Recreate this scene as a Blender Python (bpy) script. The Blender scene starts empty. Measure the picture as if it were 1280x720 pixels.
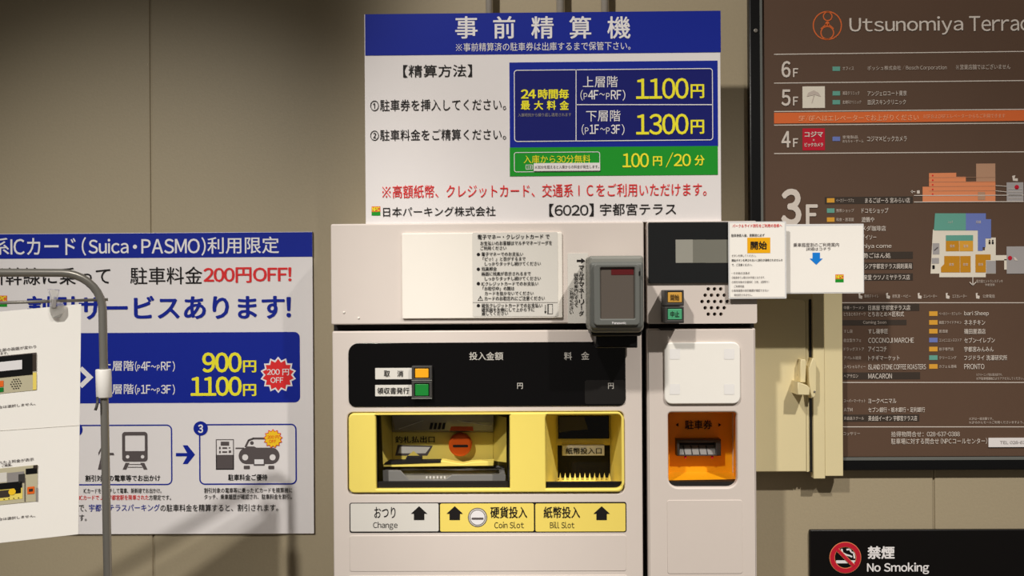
import bpy, bmesh, math, random
from mathutils import Vector, Matrix
from mathutils.geometry import tessellate_polygon
random.seed(7)
SC = bpy.context.scene
COL = SC.collection

# ------------------------------------------------------------------ camera, world, lights, exposure
F = 1108.0
EYE = Vector((0, 0, 1.35))
CAMROT = Matrix.Rotation(math.radians(0.7), 3, 'Z') @ Matrix.Rotation(math.radians(90), 3, 'X') @ Matrix.Rotation(math.radians(-0.36), 3, 'Z')
cam = bpy.data.cameras.new('camera'); cam.sensor_width = 36; cam.lens = F / 1280 * 36; cam.clip_start = 0.01
camo = bpy.data.objects.new('camera', cam); COL.objects.link(camo)
camo.matrix_world = Matrix.Translation(EYE) @ CAMROT.to_4x4()
SC.camera = camo
SC.view_settings.view_transform = 'Standard'; SC.view_settings.look = 'None'
SC.view_settings.exposure = 0; SC.view_settings.gamma = 1; SC.view_settings.use_curve_mapping = False

world = bpy.data.worlds.new('dim_corridor'); SC.world = world; world.use_nodes = True
world.node_tree.nodes['Background'].inputs[0].default_value = (1.0, 0.92, 0.82, 1)
world.node_tree.nodes['Background'].inputs[1].default_value = 0.085

def spot(name, loc, target, power, angle, blend, radius, color):
    l = bpy.data.lights.new(name, 'SPOT'); l.energy = power; l.spot_size = math.radians(angle); l.spot_blend = blend
    l.shadow_soft_size = radius; l.color = color
    o = bpy.data.objects.new(name, l); COL.objects.link(o); o.location = loc
    o.rotation_euler = (Vector(target) - Vector(loc)).to_track_quat('-Z', 'Y').to_euler()
    return o
WARM = (1.0, 0.945, 0.875)
spot('downlight_right', (0.915, -0.165, 2.701), (-0.20, 1.2, -1.5), 182, 70.9, 0.946, 0.025, WARM)
spot('downlight_left', (-0.764, -0.55, 2.407), (-0.475, 1.2, 1.09), 124, 34.4, 1.0, 0.03, (1.0, 0.965, 0.91))
spot('fill_spot_middle', (-0.663, -0.30, 2.848), (0.60, 1.2, 1.2), 126.5, 39.9, 0.486, 0.05, WARM)  # added fill spot with no known fixture, balances the other two

# ------------------------------------------------------------------ materials
def lin(c):
    return tuple(((x / 255) / 12.92 if x / 255 <= 0.04045 else ((x / 255 + 0.055) / 1.055) ** 2.4) for x in c)
def mat(name, rgb, rough=0.6, metal=0.0, noise=0.03, scale=60, spec=0.35, alpha=None, trans=0, bump=0):
    m = bpy.data.materials.new(name); m.use_nodes = True
    nt = m.node_tree; b = nt.nodes['Principled BSDF']
    c = lin(rgb) + (1,)
    b.inputs['Roughness'].default_value = rough; b.inputs['Metallic'].default_value = metal
    b.inputs['Specular IOR Level'].default_value = spec
    if noise:
        tc = nt.nodes.new('ShaderNodeTexCoord'); n = nt.nodes.new('ShaderNodeTexNoise')
        n.inputs['Scale'].default_value = scale; n.inputs['Detail'].default_value = 3
        mx = nt.nodes.new('ShaderNodeMix'); mx.data_type = 'RGBA'
        mx.inputs['A'].default_value = tuple(x * (1 - noise) for x in c[:3]) + (1,)
        mx.inputs['B'].default_value = tuple(min(1, x * (1 + noise)) for x in c[:3]) + (1,)
        nt.links.new(tc.outputs['Object'], n.inputs['Vector']); nt.links.new(n.outputs['Fac'], mx.inputs['Factor'])
        nt.links.new(mx.outputs['Result'], b.inputs['Base Color'])
        if bump:
            bp = nt.nodes.new('ShaderNodeBump'); bp.inputs['Strength'].default_value = bump; bp.inputs['Distance'].default_value = 0.001
            nt.links.new(n.outputs['Fac'], bp.inputs['Height']); nt.links.new(bp.outputs['Normal'], b.inputs['Normal'])
    else:
        b.inputs['Base Color'].default_value = c
    if trans: b.inputs['Transmission Weight'].default_value = trans
    if alpha is not None: b.inputs['Alpha'].default_value = alpha
    b.inputs['IOR'].default_value = 1.12 if trans else 1.5
    return m
PR = dict(noise=0, rough=0.55, spec=0.2)     # printed ink
M = {
 'wall': mat('wall_paint', (168, 155, 129), 0.5, 0, 0.05, 300, 0.3, bump=0.15),
 'groove': mat('wall_joint', (70, 62, 50), 0.8),
 'floor': mat('floor_tile', (150, 140, 125), 0.5, 0, 0.06, 12),
 'body': mat('machine_paint', (221, 210, 202), 0.45, 0, 0.012, 40, bump=0.02),
 'plate': mat('cream_plate', (246, 240, 230), 0.4, 0, 0.01),
 'pad': mat('white_pad', (250, 247, 240), 0.35, 0, 0.01),
 'patch': mat('pad_corner_tint', (244, 242, 240), 0.4, 0, 0.01),
 'inner': mat('machine_inside', (22, 19, 17), 0.6),
 'glass': mat('black_window', (12, 11, 12), 0.12, 0, 0, spec=0.5),
 'glass2': mat('black_display', (34, 35, 36), 0.2, 0, 0, spec=0.5),
 'lcd': mat('lcd_grey', (160, 158, 148), 0.25, 0, 0.02),
 'lcdd': mat('lcd_grey_dim', (125, 124, 114), 0.25, 0, 0.02),
 'sticker': mat('grey_sticker', (222, 218, 210), 0.5, 0, 0.01),
 'ink': mat('black_ink', (30, 27, 27), **PR),
 'greyink': mat('grey_ink', (92, 84, 84), **PR),
 'paleink': mat('pale_grey_ink', (150, 145, 142), **PR),
 'dispink': mat('display_lettering', (190, 186, 178), **PR),
 'white': mat('white_board', (236, 231, 230), 0.4, 0, 0.01),
 'whiteink': mat('white_ink', (236, 233, 234), **PR),
 'navy': mat('navy_ink', (12, 36, 150), rough=0.6, noise=0.02, spec=0.2),
 'navyd': mat('dark_navy_ink', (15, 22, 108), rough=0.6, noise=0.02, spec=0.2),
 'green': mat('green_ink', (26, 150, 40), rough=0.6, noise=0.02, spec=0.2),
 'yellowink': mat('yellow_ink', (246, 236, 52), **PR),
 'redink': mat('red_ink', (226, 48, 50), **PR),
 'orangeink': mat('orange_ink', (240, 110, 40), **PR),
 'burst': mat('burst_yellow', (252, 205, 40), **PR),
 'blueink': mat('blue_arrow_ink', (20, 130, 225), **PR),
 'amber': mat('amber_ink', (250, 182, 14), **PR),
 'yellow': mat('yellow_plastic', (246, 224, 112), 0.4, 0, 0.015),
 'yellowl': mat('yellow_label', (246, 222, 110), 0.45, 0, 0.01),
 'orange': mat('orange_plastic', (242, 168, 22), 0.35, 0, 0.02),
 'knob': mat('orange_coin_guide', (226, 92, 22), 0.3, 0, 0.02),
 'grey': mat('grey_plastic', (106, 108, 104), 0.45, 0, 0.02),
 'grey2': mat('light_grey_plastic', (138, 138, 131), 0.45, 0, 0.02),
 'dgrey': mat('dark_grey_plastic', (62, 60, 58), 0.45, 0, 0.02),
 'tray': mat('grey_tray', (130, 128, 124), 0.35, 0, 0.02),
 'shutter': mat('smoky_shutter', (140, 136, 128), 0.2, 0, 0.02),
 'black': mat('black_plastic', (17, 17, 18), 0.4, 0, 0.02),
 'screen': mat('reader_screen', (98, 90, 83), 0.15, 0, 0.03, 9, spec=0.6),
 'screenr': mat('reader_screen_band', (96, 34, 36), 0.15, 0, 0.02),
 'btno': mat('orange_button', (246, 172, 30), 0.35, 0, 0.02),
 'btng': mat('green_button', (28, 130, 52), 0.35, 0, 0.02),
 'btna': mat('amber_button', (216, 164, 72), 0.35, 0, 0.02),
 'btnt': mat('teal_green_button', (80, 168, 122), 0.35, 0, 0.02),
 'beige': mat('beige_paint', (226, 212, 168), 0.42, 0, 0.02, 30),
 'frame': mat('black_frame', (16, 16, 17), 0.35, 0, 0.02),
 'brown': mat('brown_sheet', (98, 76, 62), 0.4, 0, 0.07, 9),
 'brownd': mat('dark_patch_tape', (64, 55, 48), 0.45, 0, 0.03),
 'cream': mat('cream_ink', (222, 212, 202), **PR),
 'creamd': mat('dull_cream_ink', (206, 193, 182), **PR),
 'dorange': mat('directory_orange', (226, 112, 58), **PR),
 'salmon': mat('salmon_ink', (234, 146, 100), **PR),
 'peach': mat('peach_ink', (250, 178, 134), **PR),
 'tan': mat('tan_ink', (190, 148, 120), **PR),
 'tagg': mat('teal_ink', (104, 168, 152), **PR),
 'tagb': mat('periwinkle_ink', (112, 128, 196), **PR),
 'tago': mat('ochre_ink', (226, 166, 60), **PR),
 'tago2': mat('dark_ochre_ink', (204, 142, 36), **PR),
 'plan': mat('plan_cream', (236, 228, 212), **PR),
 'plang': mat('plan_grey', (172, 168, 168), **PR),
 'crimson': mat('crimson_ink', (196, 30, 52), **PR),
 'steel': mat('stainless_steel', (158, 154, 146), 0.3, 0.6, 0.03, 200),
 'conduit': mat('galvanised_steel', (205, 200, 192), 0.35, 0.55, 0.04, 150),
 'paper': mat('white_paper', (254, 250, 243), 0.6, 0, 0.01),
 'laminate': mat('laminate_film', (226, 226, 226), 0.25, 0, 0.01),
 'clear': mat('clear_plastic', (240, 238, 234), 0.1, 0, 0, trans=0.8),
 'wplastic': mat('white_plastic', (236, 232, 226), 0.4, 0, 0.01),
 'nosm': mat('no_smoking_black', (15, 13, 13), 0.35, 0, 0.02),
 'photo': mat('photo_beige', (198, 190, 160), **PR),
}
MI = {}

# ------------------------------------------------------------------ geometry helpers
def ray(px, py):
    return (CAMROT @ Vector(((px - 640) / F, (360 - py) / F, -1.0)))
class Plane:
    """Upright plane at depth y (or through a point with a horizontal direction U); local u, v = metres along it and height."""
    def __init__(s, y=None, o=None, U=None):
        s.o = Vector((0, y, 0)) if o is None else Vector((o[0], o[1], 0))
        s.U = Vector((1, 0, 0)) if U is None else Vector(U).normalized()
        s.N = s.U.cross(Vector((0, 0, 1)))
    def uv(s, px, py):
        d = ray(px, py); t = (s.o - EYE).dot(s.N) / d.dot(s.N); p = EYE + d * t
        return ((p - s.o).dot(s.U), p.z)
    def sc(s, px, py):
        a = s.uv(px, py); b = s.uv(px, py + 1); return abs(a[1] - b[1])
    def W(s, u, v, w=0.0):
        return s.o + s.U * u + Vector((0, 0, v)) + s.N * w
    def box(s, x0, y0, x1, y1, ym=None, xm=None):
        ym = (y0 + y1) / 2 if ym is None else ym; xm = (x0 + x1) / 2 if xm is None else xm
        return s.uv(x0, ym)[0], s.uv(xm, y1)[1], s.uv(x1, ym)[0], s.uv(xm, y0)[1]
    def rr(s, x0, y0, x1, y1, r=0, ym=None, xm=None, n=6):
        """rounded rectangle loop; r in px: number or (tl, tr, br, bl)"""
        u0, v0, u1, v1 = s.box(x0, y0, x1, y1, ym, xm); k = s.sc((x0 + x1) / 2, (y0 + y1) / 2)
        rs = (r,) * 4 if not isinstance(r, tuple) else r
        tl, tr, br, bl = [q * k for q in rs]; L = []
        def arc(cx, cy, q, a0):
            if q <= 0: L.append((cx, cy)); return
            for i in range(n + 1):
                a = math.radians(a0 + 90 * i / n); L.append((cx + q * math.cos(a), cy + q * math.sin(a)))
        arc(u0 + bl, v0 + bl, bl, 180); arc(u1 - br, v0 + br, br, 270); arc(u1 - tr, v1 - tr, tr, 0); arc(u0 + tl, v1 - tl, tl, 90)
        return L
    def circ(s, cx, cy, r, n=28, ry=None):
        u, v = s.uv(cx, cy); k = s.sc(cx, cy); ry = r if ry is None else ry
        return [(u + r * k * math.cos(2 * math.pi * i / n), v + ry * k * math.sin(2 * math.pi * i / n)) for i in range(n)]
    def poly(s, pts): return [s.uv(*p) for p in pts]
    def star(s, cx, cy, r0, r1, n):
        u, v = s.uv(cx, cy); k = s.sc(cx, cy)
        return [(u + (r0 if i % 2 == 0 else r1) * k * math.sin(math.pi * i / n), v + (r0 if i % 2 == 0 else r1) * k * math.cos(math.pi * i / n)) for i in range(2 * n)]

def area(L): return sum(L[i][0] * L[(i + 1) % len(L)][1] - L[(i + 1) % len(L)][0] * L[i][1] for i in range(len(L))) / 2
def inset(L, d):
    out = []; n = len(L)
    for i in range(n):
        a, b, c = Vector(L[i - 1]), Vector(L[i]), Vector(L[(i + 1) % n])
        e0 = (b - a); e1 = (c - b)
        if e0.length < 1e-9: e0 = e1
        if e1.length < 1e-9: e1 = e0
        n0 = Vector((-e0.y, e0.x)).normalized(); n1 = Vector((-e1.y, e1.x)).normalized()
        m = n0 + n1; q = max(0.3, 1 + n0.dot(n1)); out.append(tuple(b + m * (d / q)))
    return out

FONT = bpy.data.curves.new('text_source', 'FONT'); FOB = bpy.data.objects.new('text_source', FONT); COL.objects.link(FOB)
FONT.resolution_u = 3
GLYPH = {}
def glyph(ch):
    """triangles of one character in em units; Latin letters come from the wide forms of the same sans face as the Japanese"""
    if ch not in GLYPH:
        if ch == '×':
            t = .05; GLYPH[ch] = ([(.12, .17 - 0), (.12 + 2 * t, .1), (.88, .63), (.8, .7), (.12, .63), (.2, .7), (.88, .17), (.8, .1)], [(0, 1, 2, 3), (4, 7, 6, 5)]); return GLYPH[ch]
        if ch in 'IＩ':
            x0 = 0 if ch == 'I' else .44; GLYPH[ch] = ([(x0, 0), (x0 + .09, 0), (x0 + .09, .733), (x0, .733)], [(0, 1, 2, 3)]); return GLYPH[ch]
        if ch == '※':
            V, Fc = [], []
            def bar(a, b, c, d, t):
                q = Vector((b - d, c - a)).normalized() * t; o = len(V)
                V.extend([(a - q.x, b - q.y), (c - q.x, d - q.y), (c + q.x, d + q.y), (a + q.x, b + q.y)]); Fc.append((o, o + 1, o + 2, o + 3))
            bar(.12, 0, .84, .72, .03); bar(.12, .72, .84, 0, .03)
            for x, y in ((.48, .68), (.48, .04), (.16, .36), (.8, .36)): bar(x - .055, y, x + .055, y, .055)
            GLYPH[ch] = (V, Fc); return GLYPH[ch]
        FONT.body = chr(ord(ch) + 0xFEE0) if '!' <= ch <= '~' else ch
        FONT.size = 1.0
        dg = bpy.context.evaluated_depsgraph_get(); dg.update()
        me = bpy.data.meshes.new_from_object(FOB.evaluated_get(dg))
        kx = {'/': .5, '-': .45}.get(ch, 1)
        GLYPH[ch] = ([(v.co.x * kx, v.co.y) for v in me.vertices], [tuple(p.vertices) for p in me.polygons]); bpy.data.meshes.remove(me)
    return GLYPH[ch]
EM = [None]
def text_tris(s, bold):
    if EM[0] is None:
        v, _ = glyph('一'); EM[0] = (max(p[0] for p in v) + min(p[0] for p in v))   # advance of a full-width character
    em = EM[0]; x = 0.0; vs = []; fs = []
    for ch in s:
        if ch == ' ': x += .27 * em; continue
        if ch == '　': x += em; continue
        v, f = glyph(ch)
        if not v: x += .3 * em; continue
        a = min(p[0] for p in v); c = max(p[0] for p in v)
        if ch.isdigit() and ch.isascii(): adv = .56 * em; dx = x + adv / 2 - (a + c) / 2
        elif '!' <= ch <= '~': adv = c - a + .085 * em; dx = x + .042 * em - a
        else: adv = em; dx = x
        o = len(vs); vs += [(p[0] + dx, p[1], 0.0) for p in v]; fs += [tuple(i + o for i in q) for q in f]; x += adv
    if bold > 0 and vs:      # heavier weight: the same outline struck again a little to each side
        n = len(vs); base = vs[:]; bf = fs[:]; k = 0; B_ = bold * 1.25 * em
        for i in range(6):
            k += 1; t = math.pi / 3 * i; o = n * k
            vs += [(p[0] + B_ * math.cos(t), p[1] + B_ * math.sin(t) * .8, .000012 * k) for p in base]; fs += [tuple(j + o for j in q) for q in bf]
    return vs, fs

class MB:
    def __init__(s): s.v = []; s.f = []; s.m = []; s.mats = []; s.sm = []
    def mi(s, m):
        if m not in s.mats: s.mats.append(m)
        return s.mats.index(m)
    def add(s, vs, fs, m, smooth=False):
        o = len(s.v); k = s.mi(m); s.v += [Vector(p) for p in vs]
        for f in fs: s.f.append([i + o for i in f]); s.m.append(k); s.sm.append(smooth)
    def flat(s, pl, loops, m, w=0.0004):
        """printed area: loops (outer then holes) filled on a plane"""
        if isinstance(loops[0][0], (int, float)): loops = [loops]
        pts = [p for L in loops for p in L]
        tr = tessellate_polygon([[Vector((p[0], p[1], 0)) for p in L] for L in loops])
        s.add([pl.W(p[0], p[1], w) for p in pts], [list(t) for t in tr], m); return s
    def ring(s, pl, loop, px_w, m, w=0.0004, at=(640, 360)):
        if area(loop) < 0: loop = loop[::-1]
        inn = inset(loop, px_w * pl.sc(*at)); n = len(loop)
        s.add([pl.W(*p, w) for p in loop] + [pl.W(*p, w) for p in inn], [[i, (i + 1) % n, (i + 1) % n + n, i + n] for i in range(n)], m); return s
    def line(s, pl, x0, y0, x1, y1, wd, m, w=0.0004):
        a = Vector(pl.uv(x0, y0)); b = Vector(pl.uv(x1, y1)); d = (b - a).normalized(); q = Vector((-d.y, d.x)) * (wd / 2 * pl.sc(x0, y0))
        s.add([pl.W(*(a - q), w), pl.W(*(b - q), w), pl.W(*(b + q), w), pl.W(*(a + q), w)], [[0, 1, 2, 3]], m); return s
    def rect(s, pl, x0, y0, x1, y1, m, r=0, w=0.0004): return s.flat(pl, pl.rr(x0, y0, x1, y1, r), m, w)
    def text(s, pl, t, x0, y0, x1, y1, m, bold=0.0, w=0.0008, rot=0):
        u0, v0, u1, v1 = pl.box(x0, y0, x1, y1); vs, fs = text_tris(t, bold)
        if not vs: return s
        xs = [p[0] for p in vs]; ys = [p[1] for p in vs]; a, b, c, d = min(xs), max(xs), min(ys), max(ys)
        fx = (u1 - u0) / max(b - a, 1e-6); fy = (v1 - v0) / max(d - c, 1e-6)
        s.add([pl.W(u0 + (p[0] - a) * fx, v0 + (p[1] - c) * fy, w + p[2]) for p in vs], fs, m); return s
    def plate(s, pl, loops, thick, m, bevel=0.0, w=0.0, side=None, segs=3, back=True):
        """solid slab: outline with holes, front face at w, rounded front rim, back face"""
        if isinstance(loops[0][0], (int, float)): loops = [loops]
        LL = [(L if (area(L) > 0) == (i == 0) else L[::-1]) for i, L in enumerate(loops)]
        side = side or m
        rings = []
        if bevel > 0:
            for k in range(segs + 1):
                a = math.pi / 2 * k / segs
                rings.append((bevel * (1 - math.sin(a)), w - bevel * (1 - math.cos(a))))
        else: rings.append((0, w))
        rings.append((0, w - thick))
        for j in range(len(rings) - 1):
            (d0, w0), (d1, w1) = rings[j], rings[j + 1]
            for L in LL:
                A = inset(L, d0) if d0 > 1e-9 else L; B = inset(L, d1) if d1 > 1e-9 else L; n = len(L)
                last = j == len(rings) - 2
                s.add([pl.W(*p, w0) for p in A] + [pl.W(*p, w1) for p in B], [[i + n, (i + 1) % n + n, (i + 1) % n, i] for i in range(n)], side if last else m, not last)
        fr = [inset(L, rings[0][0]) if rings[0][0] > 1e-9 else L for L in LL]
        s.flat(pl, fr, m, w)
        if back: s.flat(pl, LL, side, w - thick)
        return s
    def poly3(s, pts, m):
        """face through (px, py, depth) points"""
        s.add([Plane(p[2]).W(*Plane(p[2]).uv(p[0], p[1])) for p in pts], [list(range(len(pts)))], m); return s
    def strip(s, A, B, m):
        """closed band between two equal-length (px,py,depth) loops"""
        n = len(A); V = [Plane(p[2]).W(*Plane(p[2]).uv(p[0], p[1])) for p in A + B]
        s.add(V, [[i, (i + 1) % n, (i + 1) % n + n, i + n] for i in range(n)], m); return s
    def tube(s, path, r, m, seg=14, caps=True):
        path = [Vector(p) for p in path]; rs = r if isinstance(r, list) else [r] * len(path); V = []; Fc = []; n = len(path); prev = None
        for i, p in enumerate(path):
            t = ((path[min(i + 1, n - 1)] - p).normalized() + (p - path[max(i - 1, 0)]).normalized()).normalized()
            x = t.orthogonal().normalized() if prev is None else (prev - t * prev.dot(t)).normalized()
            prev = x; y = t.cross(x)
            for k in range(seg):
                a = 2 * math.pi * k / seg; V.append(p + (x * math.cos(a) + y * math.sin(a)) * rs[i])
        for i in range(n - 1):
            for k in range(seg):
                Fc.append([i * seg + k, i * seg + (k + 1) % seg, (i + 1) * seg + (k + 1) % seg, (i + 1) * seg + k])
        s.add(V, Fc, m, True)
        if caps: s.add(V, [list(range(seg))[::-1], list(range((n - 1) * seg, n * seg))], m)
        return s
    def build(s, name, parent=None, loc=None):
        base = Vector((0, 0, 0)); q = parent
        while q is not None: base = base + q.location; q = q.parent
        if loc is not None: base = Vector(loc)
        me = bpy.data.meshes.new(name)
        me.from_pydata([tuple(v - base) for v in s.v], [], s.f)
        for m in s.mats: me.materials.append(m if not isinstance(m, str) else M[m])
        for p, k, sm in zip(me.polygons, s.m, s.sm): p.material_index = k; p.use_smooth = sm
        bm = bmesh.new(); bm.from_mesh(me); bmesh.ops.remove_doubles(bm, verts=bm.verts, dist=1e-6)
        if len(bm.faces) < 60000: bmesh.ops.recalc_face_normals(bm, faces=bm.faces)
        bm.to_mesh(me); bm.free()
        o = bpy.data.objects.new(name, me); COL.objects.link(o)
        if parent is not None: o.parent = parent
        elif loc is not None: o.location = loc
        return o
def thing(name, label, cat, loc, group=None):
    o = bpy.data.objects.new(name, None); COL.objects.link(o); o.location = loc; o.empty_display_size = 0.05
    return tag(o, label, cat, group)
def tag(o, label, cat, group=None):
    o['label'] = label; o['category'] = cat
    if group: o['group'] = group
    return o
def lab(o, label): o['label'] = label; return o

YW = 1.20                                   # wall
WALL = Plane(YW)
YM = 1.10                                   # front of the payment machine
HEAD = Plane(YM); DOOR = Plane(YM + 0.006)

# ------------------------------------------------------------------ the setting
mb = MB()
seam_l = WALL.uv(190, 400)[0]; seam_r = WALL.uv(1167, 520)[0]; pit = (seam_r - seam_l) / 1
edges = [seam_l - pit, seam_l, seam_r, seam_r + pit]
for a, b in zip(edges[:-1], edges[1:]):
    mb.plate(WALL, [(a + .0012, 0), (b - .0012, 0), (b - .0012, 2.6), (a + .0012, 2.6)], 0.02, 'wall', 0.0015)
mb.plate(WALL, [(edges[0], 0), (edges[-1], 0), (edges[-1], 2.6), (edges[0], 2.6)], 0.05, 'wall', 0, -0.0025)
o = mb.build('wall_back'); o['kind'] = 'structure'
mb = MB(); mb.add([(-3, -2.5, 0), (3, -2.5, 0), (3, YW + .05, 0), (-3, YW + .05, 0), (-3, -2.5, -.05), (3, -2.5, -.05), (3, YW + .05, -.05), (-3, YW + .05, -.05)],
       [[0, 1, 2, 3], [4, 7, 6, 5], [0, 4, 5, 1], [1, 5, 6, 2], [2, 6, 7, 3], [3, 7, 4, 0]], 'floor')
o = mb.build('floor'); o['kind'] = 'structure'

# ------------------------------------------------------------------ payment machine (left cabinet)
zb = 1710   # pixel row of the floor at the machine's depth
r0 = WALL.uv(609, 560)
pm = thing('payment_machine', 'large off-white parking payment machine with black display and yellow coin and bill bays', 'payment machine', HEAD.W(HEAD.uv(609, 560)[0], 0))
OP1 = (470, 518, 637, 611); OP2 = (682, 518, 778, 611)
B = Plane(YM + 0.022)
mb = MB()
mb.plate(B, [B.rr(418, 281, 804, zb, 0, ym=500), B.rr(436, 517, 782, 615, 4)], 0.076, 'inner', side='body')
mb.plate(Plane(YM + 0.09), Plane(YM + .09).rr(424, 290, 796, 1600, 0, ym=500), 0.003, 'inner')
mb.build('cabinet_body', pm)
# header
mb = MB().plate(HEAD, HEAD.rr(413.5, 278.5, 805, 405, 2.5), 0.022, 'body', 0.0018)
for x, y in ((430, 390.5), (448.5, 397.5)):
    mb.plate(HEAD, HEAD.circ(x, y, 1.5, 10), 0.001, 'plate', .0008, .0012)
mb.build('header_panel', pm)
HP = Plane(YM - 0.0035)
mb = MB().plate(HP, HP.rr(502.5, 291, 703, 398, 1.5), 0.0038, 'plate', 0.001)
mb.build('blank_plate', pm)
ST = Plane(YM - 0.0040)
mb = MB().plate(ST, ST.rr(590.5, 290.5, 697.5, 395.5, 2), 0.0005, 'sticker')
mb.line(ST, 591, 378, 697, 378, .5, 'paleink')
T = [("電子マネー・クレジットカード で", 597, 293, 687, 299), ("お支払いのお客様はマルチマネーリーダを", 600.5, 301, 690, 306.5), ("ご利用ください", 600.5, 307.5, 633, 312.5),
 ("電子マネーでのお支払い", 602, 315, 654, 320), ("「ピッ！」と音がするまで", 603.5, 321, 657, 326), ("しっかりタッチし続けてください", 606, 327, 676, 332),
 ("残高照会", 602, 333.5, 621, 338.5), ("画面に残高が表示されるまで", 602, 339.5, 663.5, 344.5), ("しっかりタッチし続けてください", 606, 345.5, 676, 350.5),
 ("ICクレジットカードでのお支払い", 602, 352, 673, 357), ("「お取引中」の間は", 603.5, 358, 643, 363), ("カードを抜かないでください", 606, 364, 667, 369),
 ("カードのお取忘れにご注意ください", 605.5, 370, 681, 375.5), ("磁気クレジットカードでのお支払い", 602, 379, 678, 384.5), ("磁気面を左側にして上から下に", 602, 384.5, 668, 389.5), ("通してください", 602, 389.5, 635, 394)]
for t, a, b, c, d in T: mb.text(ST, t, a, b, c, d, 'ink', 0.012)
for y in (318, 336.5, 354.5, 382): mb.flat(ST, ST.circ(598, y, 2.1, 14), 'ink')
mb.ring(ST, ST.poly([(597, 375.8), (604, 375.8), (600.5, 369.5)]), .6, 'ink'); mb.text(ST, "!", 600.2, 371, 600.9, 375, 'ink')
mb.ring(ST, ST.rr(684, 380, 691, 392.5, 0), .5, 'ink'); mb.line(ST, 685.5, 380, 685.5, 392, .8, 'ink'); mb.line(ST, 681.7, 381, 681.7, 390, .7, 'ink'); mb.flat(ST, ST.poly([(680.3, 389), (683.1, 389), (681.7, 392.5)]), 'ink')
lab(mb.build('instruction_sticker', pm), 'pale grey sticker of small black printed payment instructions')
ST2 = Plane(YM - 0.0006)
mb = MB().plate(ST2, ST2.rr(709.5, 316.5, 735.5, 404, 1), 0.0006, 'sticker')
mb.flat(ST2, ST2.poly([(721, 324.7), (726.5, 324.7), (726.5, 322.5), (731.5, 326), (726.5, 329.5), (726.5, 327.4), (721, 327.4)]), 'ink')
def vtext(mb, pl, s, x0, y0, x1, y1, m, bold=0.012):
    n = len(s); h = (y1 - y0) / n
    for i, ch in enumerate(s):
        if ch == 'ー':
            mb.line(pl, (x0 + x1) / 2, y0 + i * h + .6, (x0 + x1) / 2, y0 + (i + 1) * h - .6, 1, m, .0008); continue
        q = .5 if ch in 'っ' else 0
        mb.text(pl, ch, x0 + q, y0 + i * h + .35 + q, x1 - q * .5, y0 + (i + 1) * h - .35, m, bold)
vtext(mb, ST2, "マルチマネーリーダ", 723.5, 331.5, 730, 395, 'ink')
vtext(mb, ST2, "画面の案内にそって", 717.5, 341, 722.5, 384, 'ink'); vtext(mb, ST2, "ご利用ください", 711.8, 359.5, 716.6, 392.5, 'ink')
lab(mb.build('reader_sticker', pm), 'grey sticker with an arrow and vertical lettering beside the card reader')
# door
OUT = DOOR.rr(416, 413, 803, zb - 25, (2, 2, 0, 0), ym=560)
mb = MB().plate(DOOR, [OUT, DOOR.rr(434.5, 515, 780, 617, 7)], 0.008, 'body', 0.0018)
door = mb.build('door', pm)
mb = MB()
for b in ((437, 669, 783, 714), (436, 719, 785, 1000)):
    mb.plate(DOOR, DOOR.rr(*b, 3), 0.0012, 'body', 0.0006, 0.0006)
mb.build('embossed_panel', door)
DW = Plane(YM + 0.0045)
mb = MB().plate(DW, DW.rr(435.5, 428, 782, 508, (13, 9, 9, 9)), 0.0035, 'glass', 0.0006)
mb.rect(DW, 731, 475, 781, 505, 'inner', 3, .0003)
for t, a, b, c, d in [("投", 586.5, 440, 597, 450), ("入", 597.5, 440, 607.5, 450), ("金", 607.8, 440, 618, 450), ("額", 618.5, 440, 629, 450), ("料", 705, 440, 715, 450), ("金", 726.5, 439.5, 736.5, 449.5), ("円", 646.5, 478.5, 653.5, 486), ("円", 760, 478.5, 767, 486)]:
    mb.text(DW, t, a, b, c, d, 'dispink', 0.012)
dw = mb.build('display_window', pm)
lab(dw, 'glossy black display window with pale lettering')
for (y0, y1, tx, x0, x1) in ((460, 474, ("取", "消"), 0, 0), (481.2, 495.2, ("領収書発行",), 0, 0)):
    L = Plane(YM + 0.0035); mb = MB().plate(L, L.rr(469, y0, 515, y1, .6), 0.001, 'sticker')
    if len(tx) == 2: mb.text(L, "取", 480, y0 + 3, 487.5, y0 + 10.8, 'ink', .01); mb.text(L, "消", 496.5, y0 + 3, 504, y0 + 10.8, 'ink', .01)
    else: mb.text(L, tx[0], 471.5, y0 + 3, 511.5, y0 + 11, 'ink', .01)
    mb.build('button_label', pm)
for (y0, y1, m_, l_) in ((457.5, 476, 'btno', 'orange square cancel button'), (476.8, 498.5, 'btng', 'green square receipt button')):
    Q = Plane(YM - 0.003); mb = MB().plate(Q, [Q.rr(514.5, y0, 540, y1, 1), Q.rr(518, y0 + 2.6, 536.5, y1 - 3, 1)], 0.0075, 'dgrey', 0.0008)
    mb.plate(Q, Q.rr(516, y0 + 1.5, 538, y1 - 1.5, .5), .003, 'black', 0, -.004)
    mb.plate(Q, Q.rr(514.5, y1 - .9, 540, y1 - .1, .3), .0012, 'grey2', 0, .0008)
    h = mb.build('push_button', pm); Q2 = Plane(YM - 0.002)
    lab(MB().plate(Q2, Q2.rr(518.8, y0 + 3.2, 535.7, y1 - 3.6, 1), 0.004, m_, 0.0008).build('button_cap', h), l_)
# yellow bay surround
BZ = Plane(YM + 0.003)
mb = MB().plate(BZ, [BZ.rr(435.5, 516, 779, 616, 7), BZ.rr(*OP1, 1), BZ.rr(*OP2, (5, 6, 9, 1))], 0.006, 'yellow', 0.002)
bz = mb.build('bay_surround', pm); lab(bz, 'yellow plastic surround of the coin and bill bays')
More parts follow.
